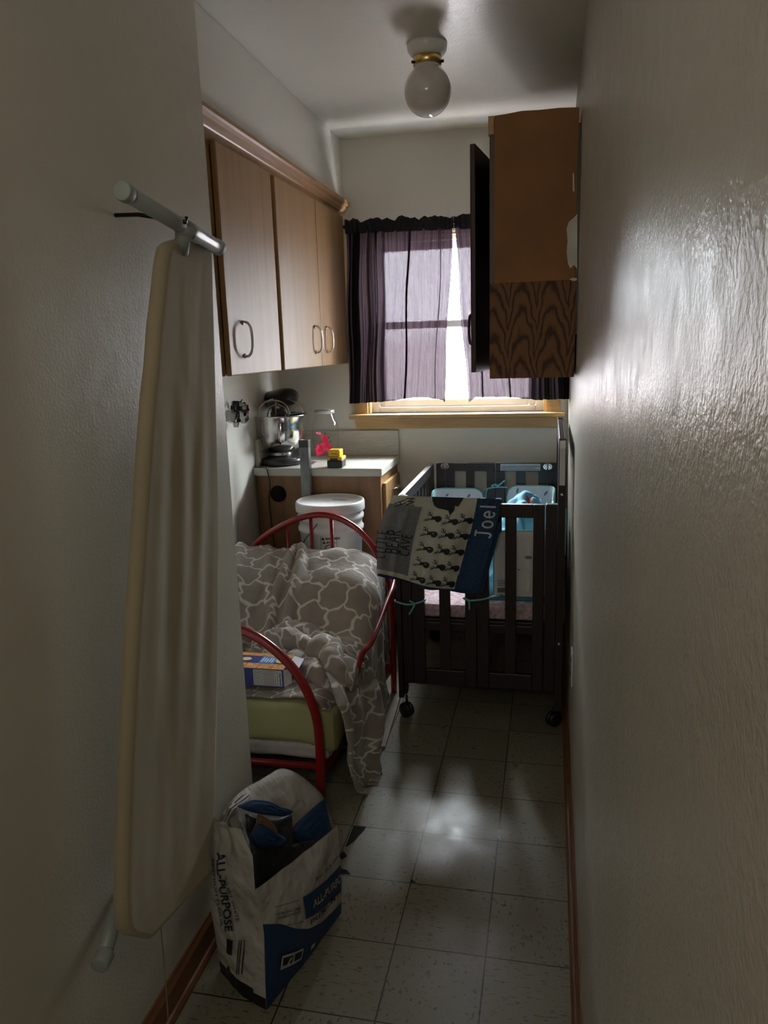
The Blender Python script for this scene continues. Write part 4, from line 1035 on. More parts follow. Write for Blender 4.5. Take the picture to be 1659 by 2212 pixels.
def deco_near(o, f, L):
    # f's u runs left to right seen from outside the crib; outside face is the off=-.012 side
    F = lambda s, t: f(s, t, -.0145) if False else f(s, t, .0075)
    mb = MB()
    for (s, t, a, k, m) in ((.52,.62,.1,.055,0),(.38,.43,-.5,.022,0)):
        pts = [(k*math.cos(q), .45*k*math.sin(q)) for q in [2*PI*i/14 for i in range(14)]]
        mb.add([F(s+x*math.cos(a)-y*math.sin(a)*.7, t+(x*math.sin(a)+y*math.cos(a))) for x, y in pts], [tuple(range(14))])
    for i in range(4):
        t0 = .18+i*.028; mb.add([F(.05,t0), F(.95,t0), F(.95,t0+.010), F(.05,t0+.010)], [(0,1,2,3)])
    mb.add([F(.05,.06), F(.95,.06), F(.95,.14), F(.05,.14)], [(0,1,2,3)])
    for a, b in (((.50,.42),(.70,.27)),((.66,.50),(.70,.27))):
        mb.add([F(a[0],a[1]),F(a[0]+.008,a[1]),F(b[0]+.008,b[1]),F(b[0],b[1])], [(0,1,2,3)])
    mb.build('leaf_print', M['greyp'], o)
    for s in (.50, .66, .80):
        MB().add([F(s,.10),F(s+.03,.10),F(s+.045,.26),F(s+.01,.26)], [(0,1,2,3)]).build('white_print', M['white'], o)
zb_ = lambda v: at(1130, v, y=yf+.045).z
pad([(at(1068,1200,y=yf+.045).x, yf+.045), (-.05, yf+.045), (xs0-.03, yf+.048), (xs0-.012, yf+.085)], zb_(1288), zb_(1148), 'near right crib bumper pad seen through the slats', deco_near)
pad([(xs0-.010, yf+.20), (xs0-.010, yf+.36), (xs0-.010, yf+.55)], .485, .80, 'crib bumper pad along the tall side at the right wall')
# teal ribbons
def ribbon(pts, label, w_=.006, extra=()):
    mb = MB(); mb.tube(bez(pts, 6), w_, 6, flat=.9)
    for e_ in extra: mb.tube(bez(e_, 6), w_, 6, flat=.9)
    return tag(mb.build('ribbon_tie', M['teal']), label, 'ribbon', 'teal ribbon ties on the crib')
A = lambda u, v, y: at(u, v, y=y)
yn = yf-.004
ribbon([A(853,1297,yn+.02), A(856,1300,yn), A(880,1306,yn-.002), A(900,1303,yn-.002), A(917,1297,yn), A(918,1293,yn+.02)], 'teal ribbon tied in a knot around the left corner post of the crib', .0045,
       [[A(896,1305,yn-.005), A(892,1314,yn-.008), A(884,1327,yn-.006)], [A(897,1305,yn-.005), A(889,1300,yn-.010), A(885,1298,yn-.008)]])
ribbon([A(1003,1290,yn), A(1012,1297,yn-.002), A(1040,1295,yn-.002), A(1062,1290,yn+.003), A(1085,1286,yf+.035)], 'teal ribbon tied around the middle stile of the crib end', .0045,
       [[A(1013,1296,yn-.005), A(1014,1305,yn-.006), A(1014,1317,yn-.006)], [A(1012,1296,yn-.005), A(1004,1294,yn-.008), A(1001,1291,yn-.006)]])
ribbon([A(1044,1058,yi-.01), A(1060,1054,yi-.01), A(1078,1052,yi-.01), A(1096,1053,yi-.008)], 'teal ribbon bow on the far end of the crib', .004,
       [[A(1072,1052,yi-.012), A(1082,1045,yi-.014), A(1090,1038,yi-.014)], [A(1068,1053,yi-.012), A(1062,1049,yi-.014), A(1071,1047,yi-.014), A(1076,1050,yi-.014)], [A(1052,1056,yi-.012), A(1050,1066,yi-.013), A(1048,1074,yi-.013)]])
mb = MB()
mb.tube(bez([(xs1+.004, yf+.16, .845), (xs1+.006, yf+.14, .80), (xs1+.004, yf+.15, .72), (xs1+.005, yf+.14, .66)], 5), .0055, 6, flat=.3)
tag(mb.build('ribbon_tie', M['teal']), 'teal ribbon hanging between the tall crib side and the right wall', 'ribbon', 'teal ribbon ties on the crib')
# blue baby blanket inside
M['fox'] = None
def foxmat():
    m, nt, b = newmat('blue_fox_print_cotton'); v = coords(nt, 'UV')
    vo = nd(nt, 'ShaderNodeTexVoronoi'); put(nt, vo.inputs['Vector'], v); vo.inputs['Scale'].default_value = 9
    d = mth(nt, 'ADD', vo.outputs['Distance'], mth(nt, 'MULTIPLY', noisen(nt, v, 30, 2), .25))
    sp = nd(nt, 'ShaderNodeSeparateColor'); put(nt, sp.inputs[0], vo.outputs['Color'])
    pc = ramp(nt, sp.outputs[0], [(0, (.50,.05,.04)), (.38, (.62,.62,.60)), (.62, (.50,.05,.04)), (.8, (.03,.06,.15))]); pc.node.color_ramp.interpolation = 'CONSTANT'
    nt.links.new(mixc(nt, ramp(nt, d, [(.36, (1,1,1)), (.39, (0,0,0))]), (.11,.36,.50), pc), b.inputs['Base Color']); b.inputs['Roughness'].default_value = .8
    return m
M['fox'] = foxmat()
mb = MB()
fo = Vector((-.075, yf+.42, .50))
def fox(u, v):
    x = -.30+.325*u; y = yf+.10+.66*v
    e = (math.sin(PI*u)**.4)*(math.sin(PI*v)**.4) if 0 < u < 1 and 0 < v < 1 else 0
    h = .37+.05*math.sin(u*2+v)+.12*abs(fbm(u*2.6, v*3.4, 17))
    return Vector((x+.02*fbm(u*5, v*5, 2), y, .486+e*h*(.35+.72*u)*1.04))
mb.grid(fox, 60, 80, 0, True, lambda u, v: (u*.5, v*.9))
tag(mb.build('baby_blanket', M['fox'], solid=.003, offset=1), 'bright blue baby blanket with red and white print heaped inside the crib', 'blanket')
# ================================================================ throw over the crib corner
yt = yf-.012
TL, TR, BL, BR_ = (850,1070), (1082,1078), (810,1238), (1037,1281)
Ht = .33; Wt = .40
def thr(s, t, off=0.):
    s_ = min(1, max(-.02, s))
    u_ = (TL[0]*(1-s_)+TR[0]*s_)*(1-t)+(BL[0]*(1-s_)+BR_[0]*s_)*t
    v_ = (TL[1]*(1-s_)+TR[1]*s_)*(1-t)+(BL[1]*(1-s_)+BR_[1]*s_)*t
    v_ += 10*math.sin(PI*s_)*t*.5 - 6*math.sin(s_*9)*t*.4
    u_ += 6*math.sin(t*5)*(s_-.5)-10*math.sin(PI*t)*max(0, 1-s_*2)
    k = sst(0, .35, t)
    yy = yt-.004-.012*k-.014*k*math.sin(s_*13+t*1.2)-.006*k*math.sin(s_*29+1)-.020*rdg(s_, .18-.02*t, .035)*(.35+.65*t)-.012*sst(.22, 0, s_)*t
    p = at(u_, v_, y=yy-off)
    return p
mb = MB(); NU, NV = 110, 70
def tmat(s, t):
    if s > .785-.02*t: return 2
    if s < .30 and t > .11+.25*max(0, s-.2) and t < .955: return 1
    return 0
def full(u, v):
    # v<.12 : flap inside the crib, .12-.2 over the rail, rest the visible face
    if v >= .2: return thr(u, (v-.2)/.8)
    p = thr(u, 0)
    if v >= .12:
        a = (.2-v)/.08*PI; zt2 = ztop_+.003+.006*math.sin(u*21)**2
        return Vector((p.x, (yf+.016)-math.cos(a)*(.016+abs(yf-p.y)), max(p.z, zt2)*.0+zt2+math.sin(a)*.009+.012*math.exp(-((u-.06)/.07)**2)))
    q = Vector((p.x, yf+.044+.004*math.sin(u*15), ztop_)); q.z = ztop_+.003-(.12-v)/.12*.14
    return q
mb.grid(full, NU, NV, 0, True, None, lambda u, v: tmat(u, (v-.2)/.8) if v > .2 else (2 if u > .78 else 0))
WT = (thr(1,0)-thr(0,0)).length; HT = (thr(0.5,1)-thr(.5,0)).length
def onthr(s0, t0, ang, off=.0035):
    """text frame: x runs along ang (0 = up the strip)"""
    def f(x, y):
        dx = -y*math.cos(ang)+x*math.sin(ang); dz = x*math.cos(ang)+y*math.sin(ang)
        return thr(s0+dx/WT, t0-dz/HT, off)
    return f
def arc(cx, cy, rx, ry, a0, a1, n=14): return [(cx+rx*math.cos(math.radians(a0+(a1-a0)*i/n)), cy+ry*math.sin(math.radians(a0+(a1-a0)*i/n))) for i in range(n+1)]
GL_ = {'B': (.62, [[(.06,0),(.06,1)], [(.06,1),(.28,.98)]+arc(.28,.76,.22,.22,80,-90)+[(.06,.52)], [(.06,.52),(.30,.52)]+arc(.30,.26,.26,.26,80,-90)+[(.06,0)]]),
 'E': (.55, [[(.48,.98),(.08,1),(.06,0),(.48,.02)], [(.06,.52),(.40,.54)]]), 'A': (.68, [[(.0,0),(.30,1),(.60,0)], [(.10,.36),(.50,.38)]]),
 'R': (.64, [[(.06,0),(.06,1)], [(.06,1),(.28,.98)]+arc(.28,.76,.24,.22,80,-90)+[(.08,.50)], [(.22,.52),(.56,0)]]),
 'C': (.66, [arc(.36,.5,.32,.50,55,305)]), 'V': (.66, [[(.02,1),(.30,0),(.58,1)]]), 'L': (.52, [[(.06,1),(.06,0),(.46,.02)]]), 'I': (.26, [[(.12,1),(.12,0)], [(.0,1),(.24,1)], [(.0,0),(.24,0)]]),
 'T': (.58, [[(.02,.98),(.54,1)], [(.28,1),(.28,0)]]), 'H': (.66, [[(.06,0),(.06,1)], [(.54,0),(.54,1)], [(.06,.5),(.54,.52)]]), 'w': (.9, [[(.0,.6),(.2,0),(.4,.5),(.6,0),(.8,.6)]]),
 'J': (.68, [[(.14,.98),(.70,1)], [(.46,1),(.46,.20)]+arc(.26,.20,.20,.24,0,-150)]), 'o': (.66, [arc(.32,.33,.27,.33,0,360,22)]), 'e': (.64, [[(.06,.34),(.55,.36)]+arc(.31,.34,.25,.33,5,320,20)]), 'l': (.26, [[(.12,0),(.12,1.05)]])}
def strokes(txt, size, f, mi, wd, gap=.12, kx=.76):
    x0 = 0
    for ch in txt:
        adv, ls = GL_[ch]
        for ln_ in ls:
            P_ = []
            for a, b in zip(ln_, ln_[1:]):
                for k_ in range(3): P_.append((a[0]+(b[0]-a[0])*k_/3, a[1]+(b[1]-a[1])*k_/3))
            P_.append(ln_[-1]); n_ = len(P_); V = []
            for i, (x, y) in enumerate(P_):
                a, b = P_[max(0, i-1)], P_[min(n_-1, i+1)]; dx, dy = b[0]-a[0], b[1]-a[1]; l_ = math.hypot(dx, dy) or 1
                for sg in (-1, 1): V.append(f((x0+x)*size*kx-dy/l_*wd*sg, y*size+dx/l_*wd*sg))
            mb.add(V, [(2*i, 2*i+1, 2*i+3, 2*i+2) for i in range(n_-1)], mi)
        x0 += adv+gap
strokes('LITTLE', .032, onthr(.066, .80, 0), 3, .0019, kx=1.1); strokes('BEAR', .043, onthr(.180, .72, 0), 3, .0024, kx=.84); strokes('CAVE', .034, onthr(.280, .72, 0), 3, .0022, kx=.92)
strokes('H', .040, onthr(.15, .09, -.5), 3, .0020); strokes('w', .05, onthr(.22, .09, -.3), 3, .0022)
strokes('Joel', .056, onthr(.965, .43, 0), 4, .0034, .22, kx=.78)
P = [(.36,.0),(.375,.05),(.40,.10),(.44,.13),(.50,.14),(.54,.15),(.56,.20),(.59,.14),(.585,.10),(.60,.085),(.62,.10),(.65,.02),(.655,.0)]
c_ = thr(.5,.06,.0035)
V = [c_]+[thr(a, b, .0035) for a, b in P]; mb.add(V, [(0, 1+i, 1+(i+1) % len(P)) for i in range(len(P))], 3)
def stag(s0, t0, k=1.):
    f = onthr(s0, t0, 0)
    def m2(x, y): return f(y*k, -x*k)     # x right, y up on the cloth
    head = [(.002,.004),(.012,.008),(.022,.010),(.030,.007),(.033,.0),(.031,-.008),(.024,-.013),(.016,-.011),(.012,-.005),(.004,-.005),(-.002,-.002)]
    mb.add([m2(*p) for p in head], [tuple(range(len(head)))[::-1]], 3)
    def seg(a, b, w_=.0016):
        a, b = Vector((*a, 0)), Vector((*b, 0)); d = (b-a).normalized(); n_ = Vector((-d.y, d.x, 0))*w_
        mb.add([m2(q.x, q.y) for q in (a+n_, a-n_, b-n_*.5, b+n_*.5)], [(0,1,2,3)], 3)
    for a, b in (((.006,.005),(-.006,.010)),((-.006,.010),(-.009,.024)),((-.006,.010),(-.016,.012)),((-.002,.008),(-.001,.020)),((-.009,.018),(-.015,.022)),
                 ((.004,-.004),(-.010,-.008)),((-.010,-.008),(-.022,-.006)),((-.010,-.008),(-.022,-.014)),((-.004,-.005),(-.014,-.001))): seg(a, b)
for r in range(5):
    for c in range(3):
        s0 = .425+c*.155-.012*r*.5; t0 = .245+r*.175
        if c == 1 and r == 0: t0 += .02
        if s0+.08 > .80-.02*t0: s0 -= .02
        if t0 < 1.0: stag(s0-.02, t0, 1.1)
throw = mb.build('throw_blanket', [simple('cream_fleece', (.46,.44,.37), .9, 0, .05, nscale=60, bmp=.3, bscale=200), simple('grey_fleece', (.17,.175,.185), .9, 0, .1, nscale=60, bmp=.3, bscale=200), M['navy'], M['ink'], simple('pale_lettering', (.42,.46,.48), .9)], None)
tag(throw, 'cream, grey and navy throw with stag heads draped over the crib corner', 'throw blanket')
# second layer of the throw behind, navy underside showing at the hem
mb = MB()
def under(u, v):
    s = u*1.0; t = .25+.78*v
    p = thr(min(1, s*1.0), min(1.0, t), -.012)
    p.x += .012*sst(.6, 1, u)+.004; p.z -= .010*v+.004*math.sin(u*17)*v
    return p
mb.grid(under, 60, 20); mb.build('navy_backing', M['navy'], throw, solid=.002)
#SECTION outlet
oy0, oy1, oz0, oz1 = 2.425, 2.497, .352, .468
ot = thing('wall_outlet', (XR, 2.46, oz0), 'white wall outlet low on the right wall near the crib', 'outlet')
MB().box(XR-.005, XR-.0002, oy0, oy1, oz0, oz1).build('cover_plate', M['white'], ot, bevel=.002)
for z_ in (.385,.435):
    for y_ in (2.452, 2.466): MB().box(XR-.0065, XR-.004, y_, y_+.004, z_-.006, z_+.006).build('socket_slot', M['black'], ot)
#SECTION ironing
# ================================================================ ironing board
XI = -.735
ib = thing('ironing_board', (XI-.02, 1.42, .30), 'ironing board in a cream cover hanging upright on the left wall', 'ironing board')
def IB(z): return XI+.012*(z-.4)      # plane leans slightly
Lp = [(374,521),(364,531),(357,567),(352,616),(346,670),(342,702),(336,790),(328,860),(318,1000),(305,1200),(292,1400),(283,1560),(277,1723),(273,1816),(272,1908),(272,1978),(274,2000),(279,2016),(286,2023)]
Rp = [(412,519),(426,533),(436,555),(445,585),(451,653),(458,750),(467,848),(474,960),(478,1080),(478,1200),(476,1400),(473,1550),(470,1700),(467,1769),(458,1830),(446,1860),(411,1906),(365,1952),(319,1999),(300,2016),(289,2023)]
def conv(P):
    out = []
    for u, v in P:
        p = at(u, v, x=XI)
        for _ in range(4): p = at(u, v, x=IB(p.z))
        out.append(p)
    return [Vector((p.x, p.y*IC-p.z*IS, p.y*IS+p.z*IC)) for p in out]      # board's own axes: y across, z along
IA = math.atan2(.30, 1.45); IC, IS = math.cos(IA), math.sin(IA)
Lw, Rw = conv(Lp), conv(Rp)
Ly = [(.588,1.06),(.593,1.04)]+sorted([(p.z, p.y) for p in Lw])+[(1.992,1.165),(2.004,1.205)]
Ry = [(.588,1.33)]+sorted([(p.z, p.y) for p in Rw if p.y > 1.3 and p.z < 1.99])+[(1.994,1.255),(2.004,1.215)]
zhi = max(Ly[-1][0], Ry[-1][0]); zlo = min(Ly[0][0], Ry[0][0])
def rowz(t):   # denser rows at both ends
    return zlo+(zhi-zlo)*(.5-.5*math.cos(PI*t))
def iron(u, v, back=False):
    z = rowz(v); a = lerp(Ly, z); b = lerp(Ry, z)
    y = a+(b-a)*(.5-.5*math.cos(PI*u))
    e = min(y-a, b-y, z-zlo, zhi-z); r = .017; q = min(1, max(0, e/r)); rnd = r*math.sqrt(max(0, 1-(1-q)**2))
    x = IB(z*IC-y*IS); x = x-r+rnd if not back else x-r-rnd*.9
    if not back:
        k = sst(.02, .10, e)
        x += k*(.0020*math.sin(y*70+2.2*math.sin(z*3)+3*fbm(y*3,z*1.5,2))*sst(.9,1.25,z)*sst(1.8,1.5,z)+.003*fbm(y*9, z*1.8, 6))
    return Vector((x, y*IC+z*IS, z*IC-y*IS))
def covermat():
    m, nt, b = newmat('cream_ironing_cover'); v = coords(nt)
    n = noisen(nt, v, 3, 4); s = noisen(nt, coords(nt, scale=(1,1,1), loc=(0,.3,.2)), 9, 4)
    c = ramp(nt, n, [(.3, (.33,.27,.175)), (.7, (.39,.325,.215))]); c = mixc(nt, ramp(nt, s, [(.66, (0,0,0)), (.74, (.6,.6,.6))]), c, (.30,.24,.16))
    nt.links.new(c, b.inputs['Base Color']); b.inputs['Roughness'].default_value = .85; b.inputs['Sheen Weight'].default_value = .2
    bump(nt, b, noisen(nt, v, 7, 3), .3, .01); return m
mb = MB(); mb.grid(lambda u, v: iron(u, v), 60, 120); mb.grid(lambda u, v: iron(1-u, v, True), 40, 120)
mb.build('padded_cover', covermat(), ib)
M['greypaint'] = simple('grey_green_enamel', (.30,.33,.31), .35, 0, .03)
b0, b1 = at(262,411,x=-.702), at(474,536,x=-.702)
bd = (b1-b0)
MB().tube([b0+bd*.03, b1-bd*.03], .0145, 18).build('foot_bar', M['greypaint'], ib)
M['cap'] = simple('grey_rubber_cap', (.33,.36,.34), .5)
for a, b in ((0, .055), (.945, 1)): MB().tube([b0+bd*a, b0+bd*b], .0165, 18).build('end_cap', M['cap'], ib, bevel=.002)
mb = MB(); mb.tube([b0+bd*.535, b0+bd*.735], .0165, 18)
n0 = at(396, 500, x=-.708); n1 = at(392, 545, x=-.728)
mb.tube([b0+bd*.63, n0, n1], [.018,.016,.014], 14); mb.build('leg_bracket', M['greypaint'], ib)
# legs folded behind the board
mb = MB(); mb.tube([n1+Vector((-.012,0,0)), Vector((XI-.046, 1.36, 1.1)), Vector((XI-.046, 1.24, .42))], .009, 10); mb.build('leg', M['greypaint'], ib)
f0 = at(222, 2070, x=-.775); f1 = f0+Vector((-.012,.42,.05))
MB().tube([f0, Vector((-.803, f0.y+.10, f0.z+.02)), Vector((-.810, f0.y+.17, f0.z+.035))], .0145, 16).build('rear_foot_bar', M['greypaint'], ib)
MB().tube([f0+Vector((.002,-.016,-.002)), f0+Vector((0,.012,.001))], .0165, 16).build('end_cap', M['cap'], ib, bevel=.002)
c1 = at(345, 1972, x=-.80); cpts = [c1+Vector((0,0,.03)), c1, at(350,2030,x=-.80), at(356,2100,x=-.80), at(362,2180,x=-.80), at(366,2240,x=-.80)]
MB().tube(bez(cpts, 5), .0016, 6).build('cord', simple('tie_cord', (.30,.25,.17), .8), ib)
# wall hook that carries it
mb = MB(); hk = b0+bd*.50; mb.tube([Vector((XN, hk.y, hk.z+.022)), Vector((XN+.05, hk.y, hk.z+.020)), Vector((-.702+.02, hk.y, hk.z+.0)), Vector((-.702+.021, hk.y, hk.z+.01))], .004, 8)
mb.build('hook', M['blackmetal'], ib)
#SECTION bag
# ================================================================ flour bag
M['bagw'] = simple('white_woven_paper', (.50,.48,.44), .55, 0, .04, nscale=4, bmp=.9, bscale=11, bdist=.03)
M['bagblue'] = simple('blue_printed_paper', (.012,.045,.13), .5, 0, .08, bmp=.4, bscale=9, bdist=.010)
M['bagtext'] = simple('navy_ink', (.012,.016,.035), .6)
M['bagshade'] = simple('bag_opening_shade', (.020,.020,.021), .45, 0, .35, nscale=14, bmp=.8, bscale=10, bdist=.02)  # near-black colour stands in for the shade inside the torn bag
M['kraft'] = simple('kraft_paper', (.20,.11,.06), .8)
A0, B0, C0 = at(474,2098,z=0), at(575,2182,z=0), at(736,1972,z=0)
A0.z = B0.z = C0.z = 0.; D0 = A0+(C0-B0)*.95
nF = (C0-B0).cross(Vector((0,0,1))).normalized(); nL = (B0-A0).cross(Vector((0,0,1))).normalized()
if nF.dot(CAM-B0) < 0: nF = -nF
if nL.dot(CAM-B0) < 0: nL = -nL
zFr = at(735,1785, plane=(C0, nF)).z
bag = thing('flour_bag', ((A0+C0)/2), 'torn-open white and blue paper flour bag on the floor below the ironing board', 'bag')
def F3(u, v, off=0.): return at(u, v, plane=(B0+nF*off, nF))
def G3(u, v, off=0.): return at(u, v, plane=(B0+nL*off, nL))
# front panel: left/right edges in height
FL = [F3(u,v) for u,v in ((575,2182),(572,2100),(570,2020),(562,1960),(551,1922))]
FRr = [F3(u,v) for u,v in ((736,1972),(738,1920),(735,1870),(733,1830),(729,1782))]
def poly_at(P, t):
    k = t*(len(P)-1); i = min(int(k), len(P)-2); return P[i]+(P[i+1]-P[i])*(k-i)
def front(s, t, off=0.):
    a, b = poly_at(FL, t), poly_at(FRr, t); p = a+(b-a)*s
    if t > .9: p.z += 0
    k = math.sin(PI*s)**.8 if 0 < s < 1 else 0
    kk = math.sin(PI*min(1, t*.9+.05))
    return p+nF*(.022*k*kk+.005*fbm(s*3, t*3, 41)*k+off)
mb = MB()
def fmat(s, t):
    zb = .44+.05*math.sin(s*3)+.06*(s-.3)
    return 1 if t < zb*1.05 else 0
mb.grid(lambda u, v: front(u, v), 60, 60, 0)
tbl = [(0,.60),(.12,.53),(.3,.39),(.45,.29),(.7,.19),(1,.12)]
mb.grid(lambda u, v: front(u, v*(lerp(tbl, u)), .0010), 50, 30, 1)
# gusset panel
GL = [G3(u,v) for u,v in ((476,2098),(464,2010),(452,1950),(442,1895),(446,1850),(460,1790),(462,1765))]
GR = [FL[0]+Vector((0,0,0)), FL[1]-nF*0, FL[2], FL[3], FL[4], G3(546,1850), G3(520,1790)]
def gus(s, t, off=0.):
    a, b = poly_at(GL, t), poly_at(GR, t); p = a+(b-a)*s
    k = math.sin(PI*s) if 0 < s < 1 else 0
    return p+nL*(.010*k+.006*fbm(s*3, t*4, 11)*k-.012*rdg(s,.45,.12)*sst(.55,.85,t)*k+off)
mb.grid(lambda u, v: gus(u, v), 40, 60, 0, True, None, lambda s, t: 2 if (t < .045+.02*math.sin(s*3)) else 0)
# back and far side
zt3 = .22
def back(s, t):
    a, b = A0.lerp(D0, 0), D0
    p = A0.lerp(D0, s); p = Vector((p.x, p.y, zt3*t)); return p-nF*.02*math.sin(PI*s)*math.sin(PI*t)
mb.grid(back, 20, 20); mb.grid(lambda s, t: C0.lerp(D0, s)+Vector((0,0,zFr*t*(1-.9*sst(0,.5,s))))-nL*.01*math.sin(PI*s), 12, 20)
mb.add([A0,B0,C0,D0], [(0,1,2,3)])
# --- print on the front panel
def fr(u0, v0, u1, v1):
    """text frame on the front panel: from pixel (u0,v0) running to (u1,v1)"""
    p, q = F3(u0, v0), F3(u1, v1); d = (q-p).normalized(); up_ = Vector((0,0,1)); up_ = (up_-d*up_.dot(d)).normalized()
    def f(x, y):
        w_ = p+d*x+up_*y; return onfront(w_)
    return f, (q-p).length
def onfront(w_, off=.003):
    # find s,t on the panel for a plane point, then lift to its bulged surface
    best = None; t = .5; s = .5
    for _ in range(14):
        a, b = poly_at(FL, t), poly_at(FRr, t); ab = b-a
        s = max(0, min(1, (w_-a).dot(ab)/ab.dot(ab))); c = a+ab*s
        e1 = poly_at(FL, min(1, t+.01)).lerp(poly_at(FRr, min(1, t+.01)), s)-poly_at(FL, max(0,t-.01)).lerp(poly_at(FRr, max(0,t-.01)), s)
        t = max(0, min(1, t+(w_-c).z/max(1e-3, e1.z)*.02))
    k = math.sin(PI*s)**.8 if 0 < s < 1 else 0
    return w_+nF*(.022*k*math.sin(PI*min(1, t*.9+.05))+off+.005*fbm(s*3, t*3, 41)*k)
def patch(px_pts, mi, mapf, n=12):
    (a, b, c, d) = px_pts
    def g(u, v):
        x = (a[0]*(1-u)+b[0]*u)*(1-v)+(d[0]*(1-u)+c[0]*u)*v; y = (a[1]*(1-u)+b[1]*u)*(1-v)+(d[1]*(1-u)+c[1]*u)*v
        return mapf(x, y)
    mb.grid(g, n, n, mi)
onF = lambda u, v: onfront(F3(u, v), .0036)
patch([(643,1980),(733,1922),(732,1866),(637,1932)], 1, onF)
def textpx(txt, p0, p1, h_px, mi, mapf, bold=.0, sx=None, shear=0., upvec=None):
    """text laid from pixel p0 to p1 (baseline), letter height h_px, pixel-up direction upvec, placed on the surface"""
    d = Vector((p1[0]-p0[0], p1[1]-p0[1])); L = d.length; d /= L
    upv = Vector(upvec).normalized() if upvec else Vector((d.y, -d.x))
    # measure the text at size 1
    cu = bpy.data.curves.new('t', 'FONT'); cu.body = txt; cu.size = 1; o = bpy.data.objects.new('t', cu); C.objects.link(o)
    bpy.context.view_layer.update(); wd = o.dimensions.x; bpy.data.objects.remove(o); bpy.data.curves.remove(cu)
    kx = L/wd; ky = h_px/.70
    mb.text(txt, 1., lambda x, y: mapf(p0[0]+d.x*x*kx+upv.x*y*ky, p0[1]+d.y*x*kx+upv.y*y*ky), mi, bold, shear)
onF2 = lambda u, v: onfront(F3(u, v), .0056)
textpx('ALL-PURPO', (657,1954), (731,1900), 16, 0, onF2, .02, upvec=(-.1,-1))
textpx('PREMIUM FL', (652,1993), (731,1925), 13, 3, onF2, .004, upvec=(-.1,-1))
textpx('BIG SKY WHI', (664,1898), (728,1848), 8, 3, onF2, .0, upvec=(-.1,-1))
textpx('UNBLEACHED', (586,1974), (632,1957), 5, 3, onF2, .0); textpx('UNBROMATED', (588,1982), (633,1965), 5, 3, onF2, .0)
patch([(583,1957),(629,1938),(629,1937),(583,1956)], 3, onF2, 4); patch([(603,1994),(637,1984),(637,1983),(603,1993)], 3, onF2, 4)
patch([(597,2092),(640,2068),(642,2043),(599,2061)], 0, onF2, 6); onF3 = lambda u, v: onfront(F3(u, v), .0068)
patch([(600,2083),(618,2074),(620,2057),(601,2065)], 3, onF3, 4); patch([(622,2072),(637,2064),(639,2048),(623,2055)], 3, onF3, 4)
patch([(606,2082),(609,2081),(618,2062),(614,2063)], 0, lambda u, v: onfront(F3(u, v), .0076), 2)
patch([(659,2048),(668,2040),(668,2030),(659,2037)], 0, onF2, 4)
# --- print on the gusset
def ongus(u, v, off=.003):
    w_ = G3(u, v); t = .5; s = .5
    for _ in range(14):
        a, b = poly_at(GL, t), poly_at(GR, t); ab = b-a; s = max(0, min(1, (w_-a).dot(ab)/max(1e-6, ab.dot(ab)))); c = a+ab*s
        e1 = poly_at(GL, min(1,t+.01)).lerp(poly_at(GR, min(1,t+.01)), s)-poly_at(GL, max(0,t-.01)).lerp(poly_at(GR, max(0,t-.01)), s)
        t = max(0, min(1, t+(w_-c).z/max(1e-3, e1.z)*.02))
    k = math.sin(PI*s) if 0 < s < 1 else 0
    return w_+nL*(.010*k+.006*fbm(s*3, t*4, 11)*k-.012*rdg(s,.45,.12)*sst(.55,.85,t)*k+off)
textpx('ALL-PURPOSE', (474,1839), (496,2005), 17, 3, ongus, .02, upvec=(1,-.1))
textpx('PREMIUM FLOUR', (460,1852), (481,1996), 7, 3, ongus, .0, upvec=(1,-.1))
textpx('BIG SKY WHITE', (496,1882), (518,1984), 5, 3, ongus, .0, upvec=(1,-.1))
patch([(497,2052),(511,2056),(513,2024),(499,2020)], 3, ongus, 4)
patch([(497,2087),(503,2090),(508,2084),(502,2078)], 3, ongus, 3)
for u_ in (522, 526, 532): patch([(u_,2095),(u_+1.6,2096),(u_+4,2025),(u_+2.4,2024)], 3, ongus, 4)
for q_ in (((497,2128),(543,2141),(543,2140),(497,2127)), ((497,2158),(542,2170),(542,2169),(497,2157)), ((543,2140),(544,2140),(543,2170),(542,2170))): patch(q_, 3, ongus, 4)
mb.build('sack', [M['bagw'], M['bagblue'], M['black'], M['bagtext']], bag)
# --- upper back part of the bag folded over, white with a blue corner
zp = lambda u, v, k: at(u, v, plane=((A0*.45+D0*.55)+nF*k, (nF*.95+Vector((0,0,.35))).normalized()))
def flap(pts, mi_mat, name, k, bulge=.012, n=14, apex=None):
    V = [zp(u, v, k) for u, v in pts]
    cx = sum((p for p in V), Vector())/len(V)
    mb = MB(); N_ = len(V); P_ = bez(V+[V[0]], 3)[:-1]; N_ = len(P_)
    rings = []
    for j in range(8):
        q = 1-j/8
        rings.append([cx+(p-cx)*q+nF*(bulge*math.sqrt(max(0, 1-q*q))+.006*fbm(p.x*20*q+j*.3, p.z*20, k*50)) for p in P_])
    vv = [p for r_ in rings for p in r_]+[cx+nF*bulge]
    ff = [(j*N_+i, j*N_+(i+1) % N_, (j+1)*N_+(i+1) % N_, (j+1)*N_+i) for j in range(7) for i in range(N_)]+[(7*N_+i, 7*N_+(i+1) % N_, 8*N_) for i in range(N_)]
    mb.add(vv, ff, 0, True); return mb.build(name, mi_mat, bag, solid=.0015)
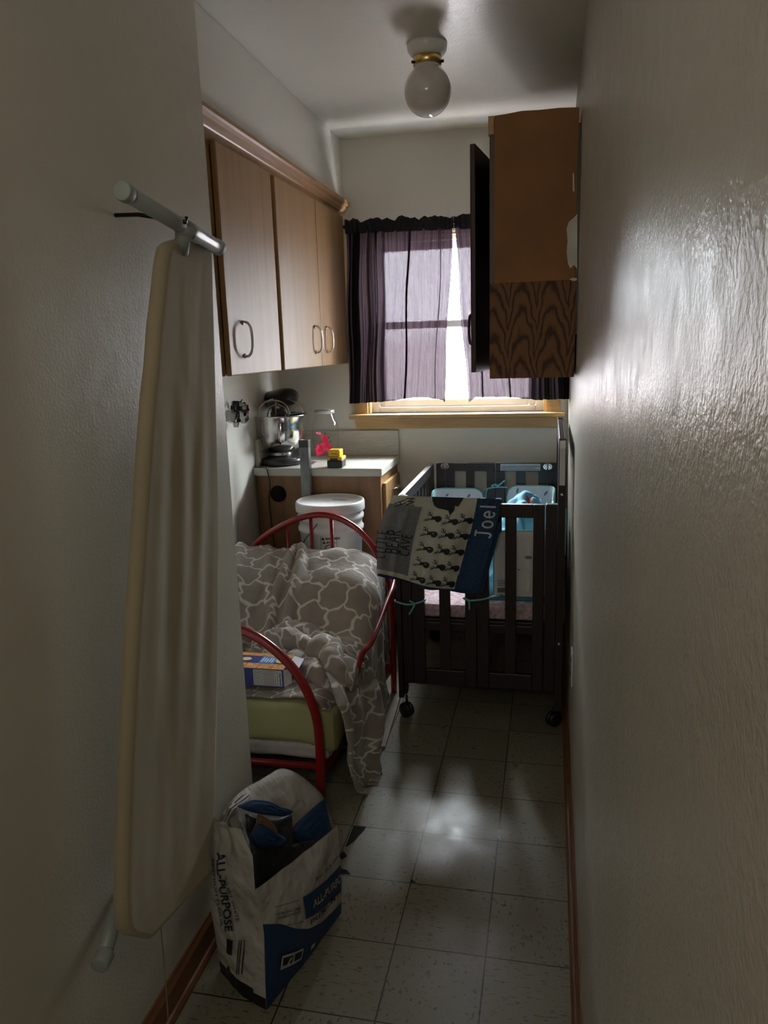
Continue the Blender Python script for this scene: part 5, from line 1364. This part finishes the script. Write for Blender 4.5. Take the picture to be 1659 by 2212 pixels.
flap([(470,1790),(474,1768),(495,1735),(530,1703),(570,1680),(600,1664),(620,1662),(650,1676),(672,1694),(699,1722),(712,1760),(722,1800),(716,1835),(690,1850),(640,1860),(590,1870),(545,1860),(520,1820),(495,1800)], M['bagw'], 'back_panel', 0.0, .02)
flap([(640,1779),(662,1757),(700,1724),(706,1740),(713,1770),(718,1800),(712,1822),(690,1828),(650,1822),(618,1812),(606,1800),(628,1796)], M['bagblue'], 'blue_corner', .030, .012)
flap([(512,1742),(530,1730),(556,1727),(585,1732),(610,1744),(628,1749),(631,1754),(615,1763),(590,1762),(560,1758),(535,1752)], M['bagblue'], 'torn_flap', .095, .012)
flap([(540,1800),(556,1780),(575,1785),(598,1800),(618,1812),(610,1830),(585,1832),(555,1828)], M['bagblue'], 'inner_flap', .092, .012)
flap([(553,1758),(572,1762),(592,1782),(600,1800),(580,1800),(556,1785),(548,1795),(543,1798),(552,1778)], M['kraft'], 'kraft_lining', .088, .004)
flap([(530,1758),(560,1762),(600,1768),(628,1756),(622,1780),(600,1810),(640,1835),(700,1830),(724,1802),(726,1830),(700,1862),(640,1885),(590,1905),(552,1918),(546,1870),(538,1810)], M['bagshade'], 'opening_shade', .075, .012)  # dark sheet put in as the shade of the bag's opening
mb = MB()
# gathered side fold with printed stripes
def fold(u, v):
    a = zp(*pxl([(0,(528,1722)),(.5,(505,1740)),(1,(480,1788))], v), .03); 
    th = 2*PI*u; r_ = .012+.004*math.sin(v*6)
    return a+nF*math.cos(th)*r_+(C0-B0).normalized()*math.sin(th)*r_*1.3
mb.grid(fold, 20, 16, 0, True, None, lambda u, v: 1 if int(u*20) % 3 == 0 else 0)
def fold2(u, v):
    a = zp(*pxl([(0,(500,1762)),(.4,(512,1780)),(.75,(520,1815)),(1,(540,1850))], v), .032); th = 2*PI*u; r_ = .012+.008*v+.003*math.sin(u*12)
    return a+nF*math.cos(th)*r_*.7+(C0-B0).normalized()*math.sin(th)*r_
mb.grid(fold2, 24, 18, 0)
mb.build('gathered_corner', [M['bagw'], M['ink']], bag)
